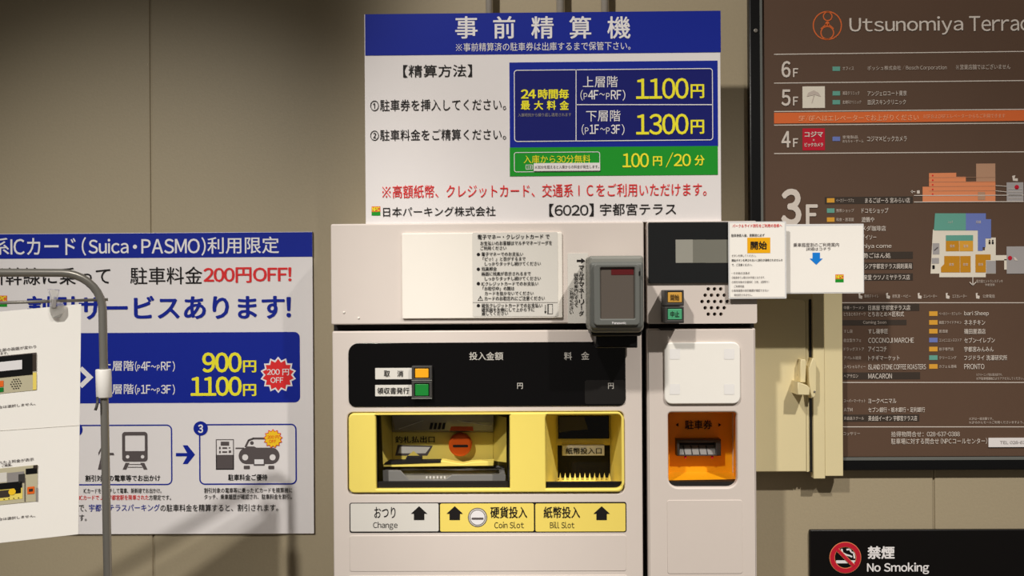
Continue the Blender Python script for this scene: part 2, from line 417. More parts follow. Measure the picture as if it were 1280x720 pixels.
# coin bay
def tri(mb, pl, pts, m, w=0.0004): mb.flat(pl, pl.poly(pts), m, w)
C = Plane(YM + 0.07)
mb = MB()
Yf, Yb = YM + 0.009, YM + 0.085
mb.strip([(470, 518, Yf), (637, 518, Yf), (637, 611, Yf), (470, 611, Yf)], [(473, 519, Yb), (634, 519, Yb), (634, 608, Yb), (473, 608, Yb)], 'dgrey')
mb.poly3([(473, 519, Yb), (634, 519, Yb), (634, 608, Yb), (473, 608, Yb)], 'yellow')
cb = mb.build('coin_bay', pm)
mb = MB()   # yellow coin mechanism housing with side cheeks
mb.plate(C, C.poly([(490, 540), (617, 540), (617, 583), (490, 583)]), .012, 'yellow', .0012)
for pts in ([(476, 518, YM + .047), (490, 540, YM + .07), (490, 578, YM + .07), (479, 583, YM + .047)], [(633, 522, YM + .04), (617, 541, YM + .07), (617, 576, YM + .07), (633, 578, YM + .04)],
            [(476, 518, YM + .047), (490, 518, YM + .07), (490, 540, YM + .07)], [(633, 522, YM + .04), (617, 518, YM + .07), (617, 541, YM + .07)]):
    mb.poly3(pts, 'yellow')
mb.text(C, "釣札払出口", 494, 545, 543.5, 553.5, 'ink', .012)
mb.flat(C, C.poly([(497, 556), (541, 557), (534, 569.5), (494, 569.5)]), 'greyink'); mb.flat(C, C.poly([(500, 558), (538, 558.6), (532, 566.5), (497.5, 566.5)]), 'sticker', .0007)
tri(mb, C, [(517, 563.5), (525, 570), (509, 570)], 'yellow', .001)
lab(mb.build('coin_mechanism', cb), 'yellow mechanism face with black lettering')
L = Plane(YM + 0.043)
mb = MB().plate(L, L.poly([(479, 580), (552, 576), (553, 575.5), (565, 578), (578, 580), (590, 577.5), (617, 576.5), (617, 582.5), (479, 584)]), .014, 'yellow', .001)
mb.plate(L, L.poly([(480, 579.8), (486, 576.3), (551, 575.5), (551, 577.8), (490, 580)]), .012, 'inner', 0, .0012)
mb.plate(L, L.rr(507.5, 571.5, 527, 577, 1), .012, 'inner', 0, .001)
mb.build('bill_return_slot', cb)
K = Plane(YM + 0.056)
mb = MB().plate(K, K.circ(575, 556.5, 14.6, 36), .01, 'knob', .003)
mb.plate(K, K.rr(566, 556, 585, 559, 1.2), .002, 'inner', 0, .0004)
lab(mb.build('coin_slot_disc', cb), 'round orange coin slot disc')
S = Plane(YM + 0.047)
mb = MB().poly3([(490, 518, YM + .043), (617, 518, YM + .043), (616, 538, YM + .06), (494, 538, YM + .06)], 'shutter')
mb.poly3([(490, 518, YM + .043), (494, 538, YM + .06), (490, 540, YM + .07), (489, 518, YM + .07)], 'shutter')
mb.poly3([(617, 518, YM + .043), (616, 538, YM + .06), (617, 540, YM + .07), (618, 518, YM + .07)], 'shutter')
mb.poly3([(494, 538, YM + .06), (616, 538, YM + .06), (617, 540, YM + .07), (490, 540, YM + .07)], 'shutter')
S2 = Plane(YM + .052)
for a, b in (((499, 536), (533, 524)), ((563, 524), (615, 532))): mb.tube([S2.W(*S2.uv(*a), .002), S2.W(*S2.uv(*b), .002)], .0005, 'sticker', 6)
for k in range(4): mb.flat(S2, S2.poly([(538.5 + 5.2 * k, 528.5), (541.5 + 5.2 * k, 528.5), (540 + 5.2 * k, 536.5), (536.5 + 5.2 * k, 536.5)]), 'inner', .001)
mb.flat(S2, S2.poly([(564, 533), (591, 533), (592, 538.5), (562, 538.5)]), 'knob', .0005)  # orange reflection on the shutter, painted as a flat patch
lab(mb.build('shutter', cb), 'smoky grey shutter above the coin slot')
TR = Plane(YM + 0.035); TB = YM + 0.08
mb = MB().plate(TR, TR.poly([(478.5, 588), (500.5, 588), (511, 599.5), (556, 599.5), (565, 593.5), (632, 593), (632, 602), (478.5, 602)]), .002, 'tray', .0006)
mb.poly3([(478.5, 602, YM + .035), (632, 602, YM + .035), (630, 583.5, TB), (480, 583.5, TB)], 'tray')
mb.poly3([(480, 596, YM + .072), (630, 596, YM + .072), (630, 582, TB), (480, 582, TB)], 'tray')
for k in range(6): mb.flat(TR, TR.poly([(532 + 4.5 * k, 596), (534 + 4.5 * k, 596), (534 + 4.5 * k, 599), (532 + 4.5 * k, 599)]), 'sticker', -.004)
lab(mb.build('coin_tray', cb), 'grey coin return tray')
BB = Plane(YM + 0.0095)
mb = MB().plate(BB, BB.rr(470.5, 602, 636.5, 610.6), .004, 'inner', .0005)
mb.build('tray_base', cb)
# bill bay
mb = MB()
Yb = YM + 0.076
fr = [(682, 518, Yf), (778, 518, Yf), (778, 611, Yf), (682, 611, Yf)]; bk = [(696, 519, Yb), (763, 519, Yb), (763, 603, Yb), (696, 603, Yb)]
mb.strip(fr, bk, 'yellow')
P2 = Plane(Yb); mb.plate(P2, [P2.rr(696, 518, 763, 605), P2.rr(697.5, 519.5, 761.5, 548.5), P2.rr(697, 556.5, 763, 603)], .004, 'yellow')
mb.plate(P2, P2.rr(690, 515, 770, 607), .002, 'inner', 0, -.006)
bb = mb.build('bill_bay', pm); lab(bb, 'yellow bill bay with sloped side walls')
G = Plane(Yb - .004)
mb = MB().plate(G, G.rr(698, 520, 761, 548.5, 0), .006, 'glass', .0008)
mb.flat(G, G.poly([(699, 521), (730, 521), (735, 537), (715, 538), (699, 541)]), 'dgrey', .0003)  # grey reflection painted onto the glossy black shutter
mb.build('bill_shutter', bb)
G = Plane(YM + .066)
mb = MB().plate(G, G.rr(703, 557, 755.5, 569.5), .01, 'sticker', .0006); mb.text(G, "紙幣投入口", 707, 559.5, 752, 567.5, 'ink', .012)
lab(mb.build('bill_slot_label', bb), 'grey plate lettered in black over the bill slot')
G = Plane(YM + .05); mb = MB()
mb.plate(G, G.rr(697, 600.5, 764, 602.8), .016, 'yellow')
for k in range(11):
    x = 700.5 + 6.15 * k
    base = [G.W(*G.uv(x + dx, 601), -dw) for dx, dw in ((-1.7, 0), (1.7, 0), (1.7, .008), (-1.7, .008))]
    mb.add(base + [G.W(*G.uv(x, 591.5), -.003)], [[0, 1, 4], [1, 2, 4], [2, 3, 4], [3, 0, 4]], 'yellow')
mb.build('guide_teeth', bb)
mb = MB().plate(BB, BB.rr(682.5, 602.5, 777.5, 610.6, (0, 0, 7, 0)), .004, 'black', .0005); mb.build('bay_base', bb)
# printed slot strip
LS = Plane(YM + 0.0054)
mb = MB().plate(LS, LS.rr(437, 628, 783, 665.5, 2.5), .0006, 'ink')
mb.rect(LS, 438.2, 629.2, 548.3, 664.2, 'sticker', 2); mb.rect(LS, 550.2, 629.2, 667.3, 664.2, 'yellowl', 2); mb.rect(LS, 669.2, 629.2, 781.8, 664.2, 'yellowl', 2)
mb.text(LS, "おつり", 468, 633.5, 494.5, 647.5, 'ink', .006); mb.text(LS, "Change", 466.5, 652, 497, 662, 'ink')
mb.text(LS, "硬貨投入", 613, 633, 659, 647.5, 'ink', .012); mb.text(LS, "Coin Slot", 618, 652, 655, 660, 'ink')
mb.text(LS, "紙幣投入", 679.5, 633, 725, 647.5, 'ink', .012); mb.text(LS, "Bill Slot", 687.5, 652, 718, 660, 'ink')
for x in (524, 568.5, 752):
    mb.flat(LS, LS.poly([(x, 632.5), (x + 10.3, 642), (x + 6.5, 642), (x + 6.5, 649.8), (x - 6.5, 649.8), (x - 6.5, 642), (x - 10.3, 642)]), 'ink', .0008)
mb.flat(LS, LS.circ(597, 646.5, 12), 'greyink', .0008); mb.flat(LS, LS.circ(597, 646.5, 11), 'sticker', .0011); mb.flat(LS, LS.circ(597, 646.5, 9.8), 'greyink', .0014); mb.flat(LS, LS.circ(597, 646.5, 9), 'whiteink', .0017)
mb.rect(LS, 589.5, 646.5, 604.5, 649, 'greyink', 1, .002)
lab(mb.build('slot_label_strip', pm), 'black outlined strip in white and yellow with arrows naming the slots')
# card reader
R1 = Plane(1.035)
mb = MB().plate(R1, R1.rr(737.5, 327, 805, 412, (5, 5, 7, 7)), .03, 'grey', .004)
R0 = Plane(1.045); mb.plate(R0, R0.rr(736, 319.5, 805, 416, (4, 4, 8, 8)), .05, 'grey2', .004)
rd = mb.build('card_reader', pm); lab(rd, 'grey card reader terminal with a dark screen jutting from the header')
R2 = Plane(1.031)
mb = MB().plate(R2, [R2.rr(742, 329.5, 800, 407, 5), R2.rr(750.5, 334.5, 793.5, 398.5, 1.5)], .008, 'grey', .0016)
mb.text(R2, "Panasonic", 765, 402, 782.5, 405.2, 'whiteink', .02); mb.rect(R2, 798.5, 339, 800.5, 344.5, 'black', .5)
mb.build('bezel', rd)
R3 = Plane(1.0342)
mb = MB().plate(R3, R3.rr(749, 333, 795, 400), .003, 'screen'); mb.rect(R3, 764, 336, 792, 343.5, 'screenr')
lab(mb.build('screen', rd), 'dark reflective screen with a dull red band')
R4 = Plane(1.05)
mb = MB().plate(R4, R4.rr(739, 407, 803, 420.5, (0, 0, 5, 5)), .05, 'black', .003); R5 = Plane(1.06); mb.plate(R5, R5.rr(745, 416, 797, 435, 1), .034, 'black', .002)
lab(mb.build('mounting_arm', rd), 'black mount under the reader')

# ------------------------------------------------------------------ ticket machine (right cabinet)
tm = thing('ticket_machine', 'narrow off-white ticket cabinet with an orange ticket bay and black display', 'ticket machine', HEAD.W(HEAD.uv(877, 560)[0], 0))
mb = MB().plate(B, [B.rr(812, 281, 943, zb, 0, ym=500), B.rr(833, 513, 924, 612, 4)], 0.076, 'inner', side='body')
mb.plate(Plane(YM + 0.09), Plane(YM + .09).rr(818, 290, 936, 1600, 0, ym=500), 0.003, 'inner'); mb.build('cabinet_body', tm)
dots = []
for y, xs in ((361.2, (885.5, 893.3, 901)), (369, (881.6, 889.5, 897.5, 905.5)), (376.9, (877.7, 885.6, 893.5, 901.3, 909.2)), (384.8, (881.6, 889.5, 897.4, 905.4)), (392.7, (885.5, 893.4, 901.3))):
    dots += [(x, y) for x in xs]
mb = MB().plate(HEAD, [HEAD.rr(809, 276.5, 946, 404.5, 2.5)] + [HEAD.circ(x, y, 2.35, 12) for x, y in dots], 0.022, 'body', 0)
mb.plate(B, B.rr(860, 350, 925, 402), .002, 'inner', 0, .002)
lab(mb.build('header_panel', tm), 'header panel pierced by a hexagon of speaker holes')
D = Plane(YM - .003)
mb = MB().plate(D, D.rr(810.5, 277.5, 940, 354, 1.5), .0035, 'glass2', .0008)
mb.rect(D, 844.5, 299.5, 866, 328.5, 'lcd', 0, .0003); mb.rect(D, 866, 299.5, 882, 328.5, 'lcdd', 0, .0003); mb.rect(D, 882, 299.5, 925, 328.5, 'lcdd', 0, .0003)
lab(mb.build('display_window', tm), 'black display window with a grey liquid crystal panel')
for y0, y1, m_, tx, l_ in ((362.5, 382.5, 'btna', "開始", 'amber start button'), (383.2, 404, 'btnt', "中止", 'green stop button')):
    Q = Plane(1.072); mb = MB().plate(Q, [Q.rr(831, y0, 855, y1, 1), Q.rr(834.5, y0 + 2.5, 852.8, y1 - 4, .8)], .028, 'dgrey', .001)
    h = mb.build('push_button', tm)
    Q2 = Plane(1.0725); mb = MB().plate(Q2, Q2.rr(834.8, y0 + 2.8, 852.6, y1 - 4.4, .8), .024, m_, .0008); mb.text(Q2, tx, 838, y0 + 5.5, 849, y0 + 13, 'ink', .006)
    lab(mb.build('button_cap', h), l_)
TBAY = (835.5, 515.5, 921.5, 609.5)
mb = MB().plate(DOOR, [DOOR.rr(809.5, 410.5, 945.5, zb - 25, (2, 2, 0, 0), ym=560), DOOR.rr(*TBAY, (4, 4, 12, 12))], 0.008, 'body', 0.0022)
d2 = mb.build('door', tm)
MB().plate(DOOR, DOOR.rr(834, 625, 928, 717, 3), 0.0012, 'body', 0.0005, 0.0005).build('embossed_panel', d2)
MB().plate(DOOR, DOOR.poly([(822, 410), (844, 410), (840, 412.8), (826, 412.8)]), .004, 'dgrey', 0, .0006).build('door_catch', d2)
PD = Plane(YM + .0025)
mb = MB().plate(PD, PD.rr(830.5, 428, 925.5, 505, 9), .0036, 'pad', .0014)
for x, y in ((837, 436), (905, 436), (837, 480), (905, 480)): mb.rect(PD, x, y, x + 13, y + 13, 'patch', 1, .0003)
lab(mb.build('touch_pad', tm), 'bright white rounded card touch pad')
# ticket bay
Yb = YM + .060; mb = MB()
mb.strip([(835, 515, YM + .0145), (922, 515, YM + .0145), (922, 602, YM + .0145), (835, 602, YM + .0145)], [(836, 516, Yb), (916, 516, Yb), (916, 590, Yb), (836, 590, Yb)], 'orange')
mb.poly3([(836, 516, Yb), (916, 516, Yb), (916, 590, Yb), (836, 590, Yb)], 'orange')
TBk = Plane(Yb - .001); mb.text(TBk, "駐車券", 856, 525, 890, 536.5, 'ink', .014)
mb.flat(TBk, TBk.poly([(844.5, 531), (848, 528.5), (848, 533.5)]), 'ink'); mb.flat(TBk, TBk.poly([(901.5, 531), (898, 528.5), (898, 533.5)]), 'ink')
tb = mb.build('ticket_bay', tm); lab(tb, 'orange ticket bay recess')
Q = Plane(Yb - .014); mb = MB().plate(Q, [Q.rr(846, 549.5, 901.5, 570), Q.rr(849.5, 553, 895, 568.5)], .013, 'dgrey', .0012)
mb.poly3([(850, 556, Yb - .003), (894, 556, Yb - .003), (895, 568.5, Yb - .012), (849.5, 568.5, Yb - .012)], 'tray'); mb.poly3([(849, 553, Yb - .004), (895, 553, Yb - .004), (895, 557, Yb - .003), (849, 557, Yb - .003)], 'inner')
for k in range(4):
    a = Plane(Yb - .004); b = Plane(Yb - .0125); mb.tube([a.W(*a.uv(854 + 9.5 * k, 557)), b.W(*b.uv(856 + 9.5 * k, 568.3))], .0007, 'dgrey', 6)
lab(mb.build('ticket_slot', tb), 'dark grey ribbed ticket slot')
Q = Plane(Yb - .012)
for x in (857, 890.5): MB().plate(Q, Q.rr(x - 1.2, 570, x + 1.2, 573), .004, 'crimson', .0003).build('slot_pin', tb)
Q = Plane(YM + .0146); MB().plate(Q, Q.rr(834, 601.5, 923, 612), .02, 'inner').build('bay_base', tb)

# ------------------------------------------------------------------ price board above the machine
PB = Plane(1.105)
pb = thing('price_board', 'white parking fee board with a blue heading band standing above the payment machine', 'sign', PB.W(PB.uv(678, 276)[0], PB.uv(678, 279)[1]))
mb = MB().plate(PB, PB.rr(456.2, 15.5, 901, 278.5, 0), .006, 'white', .0006)
for t, a, b, c, d in [("【精算方法】", 504, 81, 590, 96.5), ("①駐車券を挿入してください。", 463, 124, 632.5, 138.5), ("②駐車料金をご精算ください。", 463, 161.5, 632.5, 175.5)]:
    mb.text(PB, t, a, b, c, d, 'ink', .002)
mb.text(PB, "※高額紙幣、クレジットカード、交通系ＩＣをご利用いただけます。", 478, 230, 883, 246.5, 'redink', .004)
mb.text(PB, "日本パーキング株式会社", 479, 258.5, 619.5, 270.5, 'ink', .004); mb.text(PB, "【6020】", 686.5, 254.5, 742, 270.5, 'ink', .004); mb.text(PB, "宇都宮テラス", 750, 254, 845, 269, 'ink', .004)
board = mb.build('board', pb)
def npc(mb, pl, x0, y0, x1, y1, w=0):
    h = (y1 - y0); ym = y0 + h * .6
    mb.rect(pl, x0, y0, x1, ym, 'dorange', 0, .0004 + w); mb.text(pl, "NPC", x0 + .6, y0 + .8, x1 - .6, ym - .8, 'yellowink', .03, .0008 + w); mb.rect(pl, x0, ym, x1, y1, 'green', 0, .0004 + w)
mb = MB(); npc(mb, PB, 464.5, 258, 475.5, 269.5); lab(mb.build('company_logo', pb), 'tiny orange and green company logo')
mb = MB().rect(PB, 456.4, 15.7, 900.8, 67.5, 'navy', 0)
for ch, a, c in (("事", 569, 597), ("前", 616.5, 644), ("精", 664, 692), ("算", 711.5, 739), ("機", 759, 788)): mb.text(PB, ch, a, 20.5, c, 48.5, 'whiteink', .012)
mb.text(PB, "※事前精算済の駐車券は出庫するまで保管下さい。", 570, 53, 788, 63.5, 'whiteink')
lab(mb.build('heading_band', pb), 'royal blue heading band with large white characters')
mb = MB().rect(PB, 637, 77, 897.2, 184, 'navy'); mb.rect(PB, 643, 87, 890.5, 176, 'navyd', 4, .0007)
mb.ring(PB, PB.rr(642.5, 86.5, 891, 176.5, 4), 1, 'whiteink', .001); mb.line(PB, 720, 87, 720, 176, 1, 'whiteink', .001); mb.line(PB, 720, 131, 890.5, 131, 1.1, 'whiteink', .001)
for t, a, b, c, d, bo, m_ in [("24", 651, 112, 670, 123.5, .03, 'yellowink'), ("時間毎", 672.5, 111.5, 711, 124, .025, 'yellowink'), ("最", 651, 126, 662.5, 137.5, .025, 'yellowink'), ("大", 667.5, 126, 679, 137.5, .025, 'yellowink'), ("料", 683.5, 126, 695, 137.5, .025, 'yellowink'), ("金", 699.5, 126, 711, 137.5, .025, 'yellowink'),
    ("入庫時刻から繰り返し適用されます", 647.5, 141.5, 714, 146, 0, 'paleink'),
    ("上層階", 728.5, 95.5, 772, 109.5, 0, 'whiteink'), ("(", 725.5, 112.5, 728.5, 126, 0, 'whiteink'), ("P", 729.5, 116.5, 734, 124.5, 0, 'whiteink'), ("4F", 735, 113, 748, 124.5, .012, 'whiteink'), ("~", 749, 116.5, 756, 119.5, 0, 'whiteink'), ("P", 757.5, 116.5, 762, 124.5, 0, 'whiteink'), ("RF", 763.5, 113, 776.5, 124.5, .012, 'whiteink'), (")", 778, 112.5, 781.5, 126, 0, 'whiteink'),
    ("1100", 795, 98, 860.5, 124, .012, 'yellowink'), ("円", 863, 105.5, 880, 123, .02, 'yellowink'),
    ("下層階", 732.5, 138, 775.5, 152, 0, 'whiteink'), ("(", 727, 155.5, 730, 169, 0, 'whiteink'), ("P", 731, 159.5, 735.5, 167.5, 0, 'whiteink'), ("1F", 737, 156, 748.5, 167.5, .012, 'whiteink'), ("~", 750, 160, 756.5, 163, 0, 'whiteink'), ("P", 757.5, 159.5, 762, 167.5, 0, 'whiteink'), ("3F", 763.5, 156, 775, 167.5, .012, 'whiteink'), (")", 777, 155.5, 780.5, 169, 0, 'whiteink'),
    ("1300", 795, 142.5, 860.5, 168.5, .012, 'yellowink'), ("円", 863, 150, 880, 167.5, .02, 'yellowink')]:
    mb.text(PB, t, a, b, c, d, m_, bo, .0012)
lab(mb.build('day_rate_panel', pb), 'navy panel with the two daily maximum fees in yellow')
mb = MB().rect(PB, 637.2, 183.5, 897.2, 219.5, 'green', 0, .0005); mb.ring(PB, PB.rr(642.5, 190, 750, 215, 3), .8, 'whiteink', .0009)
mb.text(PB, "入庫から30分無料", 654.5, 194, 738, 204, 'yellowink', 0, .001)
for t, a, b, c, d, bo in [("100", 778, 191.5, 811, 209.5, .012), ("円", 816, 195.5, 827.5, 207.5, .02), ("/20", 832, 190.5, 863.5, 209.5, .012), ("分", 868, 194, 880.5, 207, .02)]: mb.text(PB, t, a, b, c, d, 'yellowink', bo, .001)
mb.ring(PB, PB.rr(657, 206, 666, 212, 1), .6, 'whiteink', .001); mb.text(PB, "注意", 658.5, 207.2, 664.5, 210.8, 'whiteink', 0, .001)
lab(mb.build('hourly_rate_panel', pb), 'green panel with the hourly fee in yellow')
mb = MB().plate(PB, PB.rr(667, 204, 750, 213.8, .5), .0012, 'white', 0, .0022); mb.text(PB, "※30分を超えると入庫からの料金が発生します。", 668.5, 206.8, 748.5, 211, 'greyink', 0, .0026)
lab(mb.build('correction_sticker', pb), 'white correction strip stuck on the green panel')

# ------------------------------------------------------------------ campaign poster on the left of the wall
CP = Plane(YW - .004)
cp = thing('campaign_poster', 'white discount campaign board with blue bands on the wall left of the machine', 'poster', CP.W(CP.uv(120, 480)[0], CP.uv(120, 668)[1]))
mb = MB().plate(CP, CP.rr(-260, 290.5, 391.5, 667.5, 0, ym=480, xm=260), .0038, 'white', .0005, side='greyink')
def ct(mb, m_, bo, t, a, b, c, d, w=.0008): mb.text(CP, t, a, b, c, d, m_, bo, w)
ct(mb, 'ink', .004, "新幹線に乗って", -15, 334, 138, 356); ct(mb, 'ink', .004, "駐車料金", 163, 333.5, 253, 355.5); ct(mb, 'redink', .02, "200円OFF!", 254.5, 334, 364.5, 353.5)
ct(mb, 'navy', .022, "割引サービスあります!", 34, 369, 364, 400)
ct(mb, 'ink', .004, "で、", 99, 631, 108.5, 639.5); ct(mb, 'navy', .004, "宇都宮テラスパーキング", 111.5, 630, 200, 639); ct(mb, 'ink', .004, "の駐車料金を精算すると、割引されます。", 200.8, 630, 348, 639); ct(mb, 'ink', .004, "す。", 99.5, 643, 108.5, 651)
mb.build('board', cp)
mb = MB(); npc(mb, CP, -6, 369.5, 9, 383.5); lab(mb.build('company_logo', cp), 'tiny orange and green company logo')
mb = MB().flat(CP, CP.rr(-259, 291, 390.5, 321.8, 0, xm=260), 'navy'); ct(mb, 'whiteink', .008, "系", -11, 297.5, 12, 319); ct(mb, 'whiteink', .008, "ICカード", 13.5, 297.5, 95, 319)
ct(mb, 'whiteink', .012, "(", 102.5, 296.5, 108, 319.5); ct(mb, 'whiteink', .012, "Suica", 111, 298.5, 161, 317); mb.flat(CP, CP.circ(169, 308.5, 2.6), 'whiteink', .0008); ct(mb, 'whiteink', .012, "PASMO", 177, 298.5, 250, 317); ct(mb, 'whiteink', .012, ")", 252, 296.5, 257.5, 319.5)
ct(mb, 'whiteink', .008, "利用限定", 259.5, 296, 349, 317)
lab(mb.build('heading_band', cp), 'blue heading band with white lettering')
mb = MB().flat(CP, CP.rr(-220, 415.5, 375, 503.5, 7, xm=250), 'navy')
for y, u in ((451, "上"), (480, "下")):
    ct(mb, 'whiteink', .006, u + "層階", 127, y, 167.5, y + 12.5)
    for t, a, c, dy in ((("("), 169, 171.5, -.5), ("P", 172, 175.5, 4), ("4F" if u == "上" else "1F", 176.5, 188.5, 0), ("~", 189, 195.5, 4.5), ("P", 196.5, 200, 4), ("RF" if u == "上" else "3F", 201.5, 214, 0), (")", 216, 219, -.5)):
        ct(mb, 'whiteink', .012, t, a, y + 1 + dy, c, (y + 12 if t != "~" else y + 8.5) + (1.5 if t in "()" else 0))
ct(mb, 'yellowink', .022, "900", 253, 440.5, 302.5, 465.5); ct(mb, 'yellowink', .022, "円", 304, 450.5, 320.5, 465.5); ct(mb, 'yellowink', .022, "1100", 238.5, 470.5, 302.5, 495); ct(mb, 'yellowink', .022, "円", 304, 480, 320.5, 495)
mb.flat(CP, CP.poly([(99, 462), (103, 458), (117, 471.5), (103, 485), (99, 481), (108.5, 471.5)]), 'whiteink', .0008)
lab(mb.build('price_band', cp), 'blue rounded price band with yellow amounts')
mb = MB().flat(CP, CP.star(348, 468.5, 22.8, 18.4, 14), 'whiteink', .0008); mb.flat(CP, CP.star(348, 468.5, 20, 15.8, 14), 'redink', .0011)
ct(mb, 'whiteink', .01, "200 円", 334, 461, 361.5, 469, .0014); ct(mb, 'whiteink', .01, "OFF", 338.5, 471.5, 354.5, 478.5, .0014)
lab(mb.build('discount_burst', cp), 'red star burst with white lettering')
mb = MB().ring(CP, CP.rr(90, 530.8, 215.5, 606.5, 7), 1.6, 'navy'); mb.flat(CP, CP.circ(95, 537, 8.5), 'navy', .0006); ct(mb, 'whiteink', .02, "2", 92.5, 532, 97.5, 542)
TR_ = 'greyink'
mb.flat(CP, [CP.rr(152.8, 539.8, 184.6, 577, 4), CP.rr(156.5, 544.3, 181.2, 563.8, 1), CP.circ(159.6, 570.8, 2.3, 14), CP.circ(178.3, 570.8, 2.3, 14)], TR_)
for a in ([(157, 578.5), (162, 578.5), (158, 587), (153.5, 587)], [(175.5, 578.5), (180.5, 578.5), (184.5, 587), (180, 587)], [(161.5, 580), (177, 580), (177, 581), (161.5, 581)], [(160, 583.5), (178, 583.5), (178, 584.5), (160, 584.5)]): mb.flat(CP, CP.poly(a), TR_)
mb.flat(CP, CP.circ(131, 550, 4.5), TR_); mb.flat(CP, CP.poly([(128, 556), (134, 556), (136, 566), (142, 566), (143, 569), (134, 569), (133, 574), (137, 587), (133, 587), (129.5, 577), (127, 587), (122.5, 587), (126, 572), (126.5, 563), (123.5, 569.5), (123, 566)]), TR_)
ct(mb, 'ink', .012, "割引対象の電車等でお出かけ", 107, 593.5, 200.5, 601.5)
ct(mb, 'ink', .004, "ICカードをタッチして電車、新幹線でお出かけ。", 105, 610, 202, 616.5); ct(mb, 'redink', .006, "ICカードでＪＲ宇都宮駅を降車された", 99.5, 618.5, 186, 625); ct(mb, 'ink', .004, "方限定です。", 186.5, 618.5, 214, 625)
lab(mb.build('train_step', cp), 'blue outlined step box with a train pictogram')
mb = MB().flat(CP, CP.poly([(220, 566.2), (234, 566.2), (228.5, 556.5), (234.5, 556.5), (244, 568.2), (234.5, 580), (228.5, 580), (234, 570.4), (220, 570.4)]), 'navy')
mb.build('arrow', cp)
mb = MB().ring(CP, CP.rr(249, 529.8, 371, 605.8, 7), 1.7, 'navy'); mb.flat(CP, CP.circ(251, 535.5, 9), 'navy', .0006); ct(mb, 'whiteink', .03, "3", 247.8, 530.5, 254.2, 541)
mb.ring(CP, CP.rr(270, 549, 292.5, 587), 1, TR_); mb.rect(CP, 270, 568.5, 292.5, 587, TR_); mb.rect(CP, 276, 552, 286.5, 557, TR_)
for a in ((274, 558.5, 276, 561.5), (278, 559, 284, 561), (286, 559, 288, 560.5), (274, 563.5, 276, 566.5), (278, 564, 284, 566), (286, 563, 289, 566)): mb.rect(CP, *a, TR_)
mb.flat(CP, [CP.rr(298.5, 559.5, 349.5, 580, 10), CP.circ(306.5, 571.5, 3.9, 18), CP.circ(340.8, 571.5, 3.9, 18)], TR_); mb.flat(CP, CP.poly([(304, 563), (309, 558), (318, 558), (323, 561), (341, 561), (344, 564)]), TR_, .0003)
mb.line(CP, 306.8, 559, 311, 550, 2.4, TR_); mb.line(CP, 310.5, 550.5, 317, 548, 2.4, TR_); mb.line(CP, 316, 548, 336, 548, 2.4, TR_); mb.flat(CP, CP.circ(315, 553.6, 2.3), TR_); mb.line(CP, 294.5, 560.3, 305, 560.3, 1.8, TR_)
mb.rect(CP, 317.2, 573, 331, 581.8, TR_, 1, .0007); mb.rect(CP, 318.3, 574, 329.8, 580, 'whiteink', 0, .001)
mb.rect(CP, 304.8, 582, 312.5, 586.5, TR_, 1); mb.rect(CP, 335.5, 582, 343, 586.5, TR_, 1)
mb.flat(CP, CP.star(341.5, 548.2, 12.2, 9.6, 13), 'redink', .0009); mb.flat(CP, CP.star(341.5, 548.2, 10.9, 8.6, 13), 'burst', .0012); ct(mb, 'orangeink', .01, "200 円", 334.5, 544, 349, 548.2, .0015); ct(mb, 'orangeink', .01, "OFF", 336.5, 549.5, 345.5, 553.3, .0015)
ct(mb, 'ink', .012, "駐車料金ご優待", 285.5, 592.5, 334.5, 600.5)
ct(mb, 'ink', .004, "割引対象の電車等に乗った ICカードを精算機に", 255.5, 609.5, 365.5, 616); ct(mb, 'ink', .004, "タッチ、乗車履歴が確認され、駐車料金を割引。", 255.5, 617.5, 365, 624)
lab(mb.build('car_step', cp), 'blue outlined step box numbered three with machine and car pictograms')

# ------------------------------------------------------------------ floor directory in its black frame
YD = YW - .012
DF = Plane(YD); DS = Plane(YD + .006)
db = thing('floor_directory', 'large brown floor guide board in a black frame on the wall at right', 'directory board', DS.W(DS.uv(1170, 300)[0], DS.uv(1170, 588)[1]))
mb = MB().plate(DF, [DF.rr(938, -60, 1440, 588, 0, ym=260, xm=1165), DF.rr(954, -44, 1424, 571.5, 0, ym=260, xm=1165)], .0115, 'frame', .002)
mb.plate(DF, [DF.rr(951, -48, 1428, 575, 0, ym=260, xm=1165), DF.rr(954, -44, 1424, 571.5, 0, ym=260, xm=1165)], .008, 'grey', 0, .0006)
fr_ = mb.build('frame', db); lab(fr_, 'black metal frame')
MB().plate(DF, DF.circ(944.5, 38.5, 2.6, 16), .002, 'steel', .0008, .0016).build('screw', fr_)
mb = MB().plate(DS, DS.rr(947, -50, 1431, 578, 0, ym=260, xm=1165), .004, 'brown')
def dt(t, a, b, c, d, m_='cream', bo=.0, w=.0009): mb.text(DS, t, a, b, c, d, m_, bo, w)
def dl(y, a=967.5, c=1420): mb.line(DS, a, y, c, y - (c - a) * (max(0, (380 - y)) / 312 * .016), 1, 'cream')
dt("Utsunomiya", 1061.5, 21, 1203.5, 44, bo=.006); dt("Terrace", 1211, 20, 1300, 39, bo=.006)
oc = 'dorange'
mb.ring(DS, DS.circ(1034, 32, 18.2, 40), 1.4, oc); mb.ring(DS, DS.circ(1034.5, 20.5, 6, 24), 1.3, oc); mb.ring(DS, DS.circ(1034, 41, 8.6, 28), 1.4, oc); mb.flat(DS, DS.circ(1034, 29.5, 2.6, 14), oc)
mb.line(DS, 1026, 36, 1033, 30, 1.3, oc); mb.line(DS, 1042, 36, 1035, 30, 1.3, oc)
def floor(n, y, x0=976.5):
    dt(n, x0, y, x0 + 11.5, y + 20.5, bo=.02); dt("F", x0 + 14.5, y + 9, x0 + 21, y + 20, bo=.02)
def tg(x, y, m_, w=9.5, h=5.5): mb.rect(DS, x, y - h / 2, x + w, y + h / 2, m_)
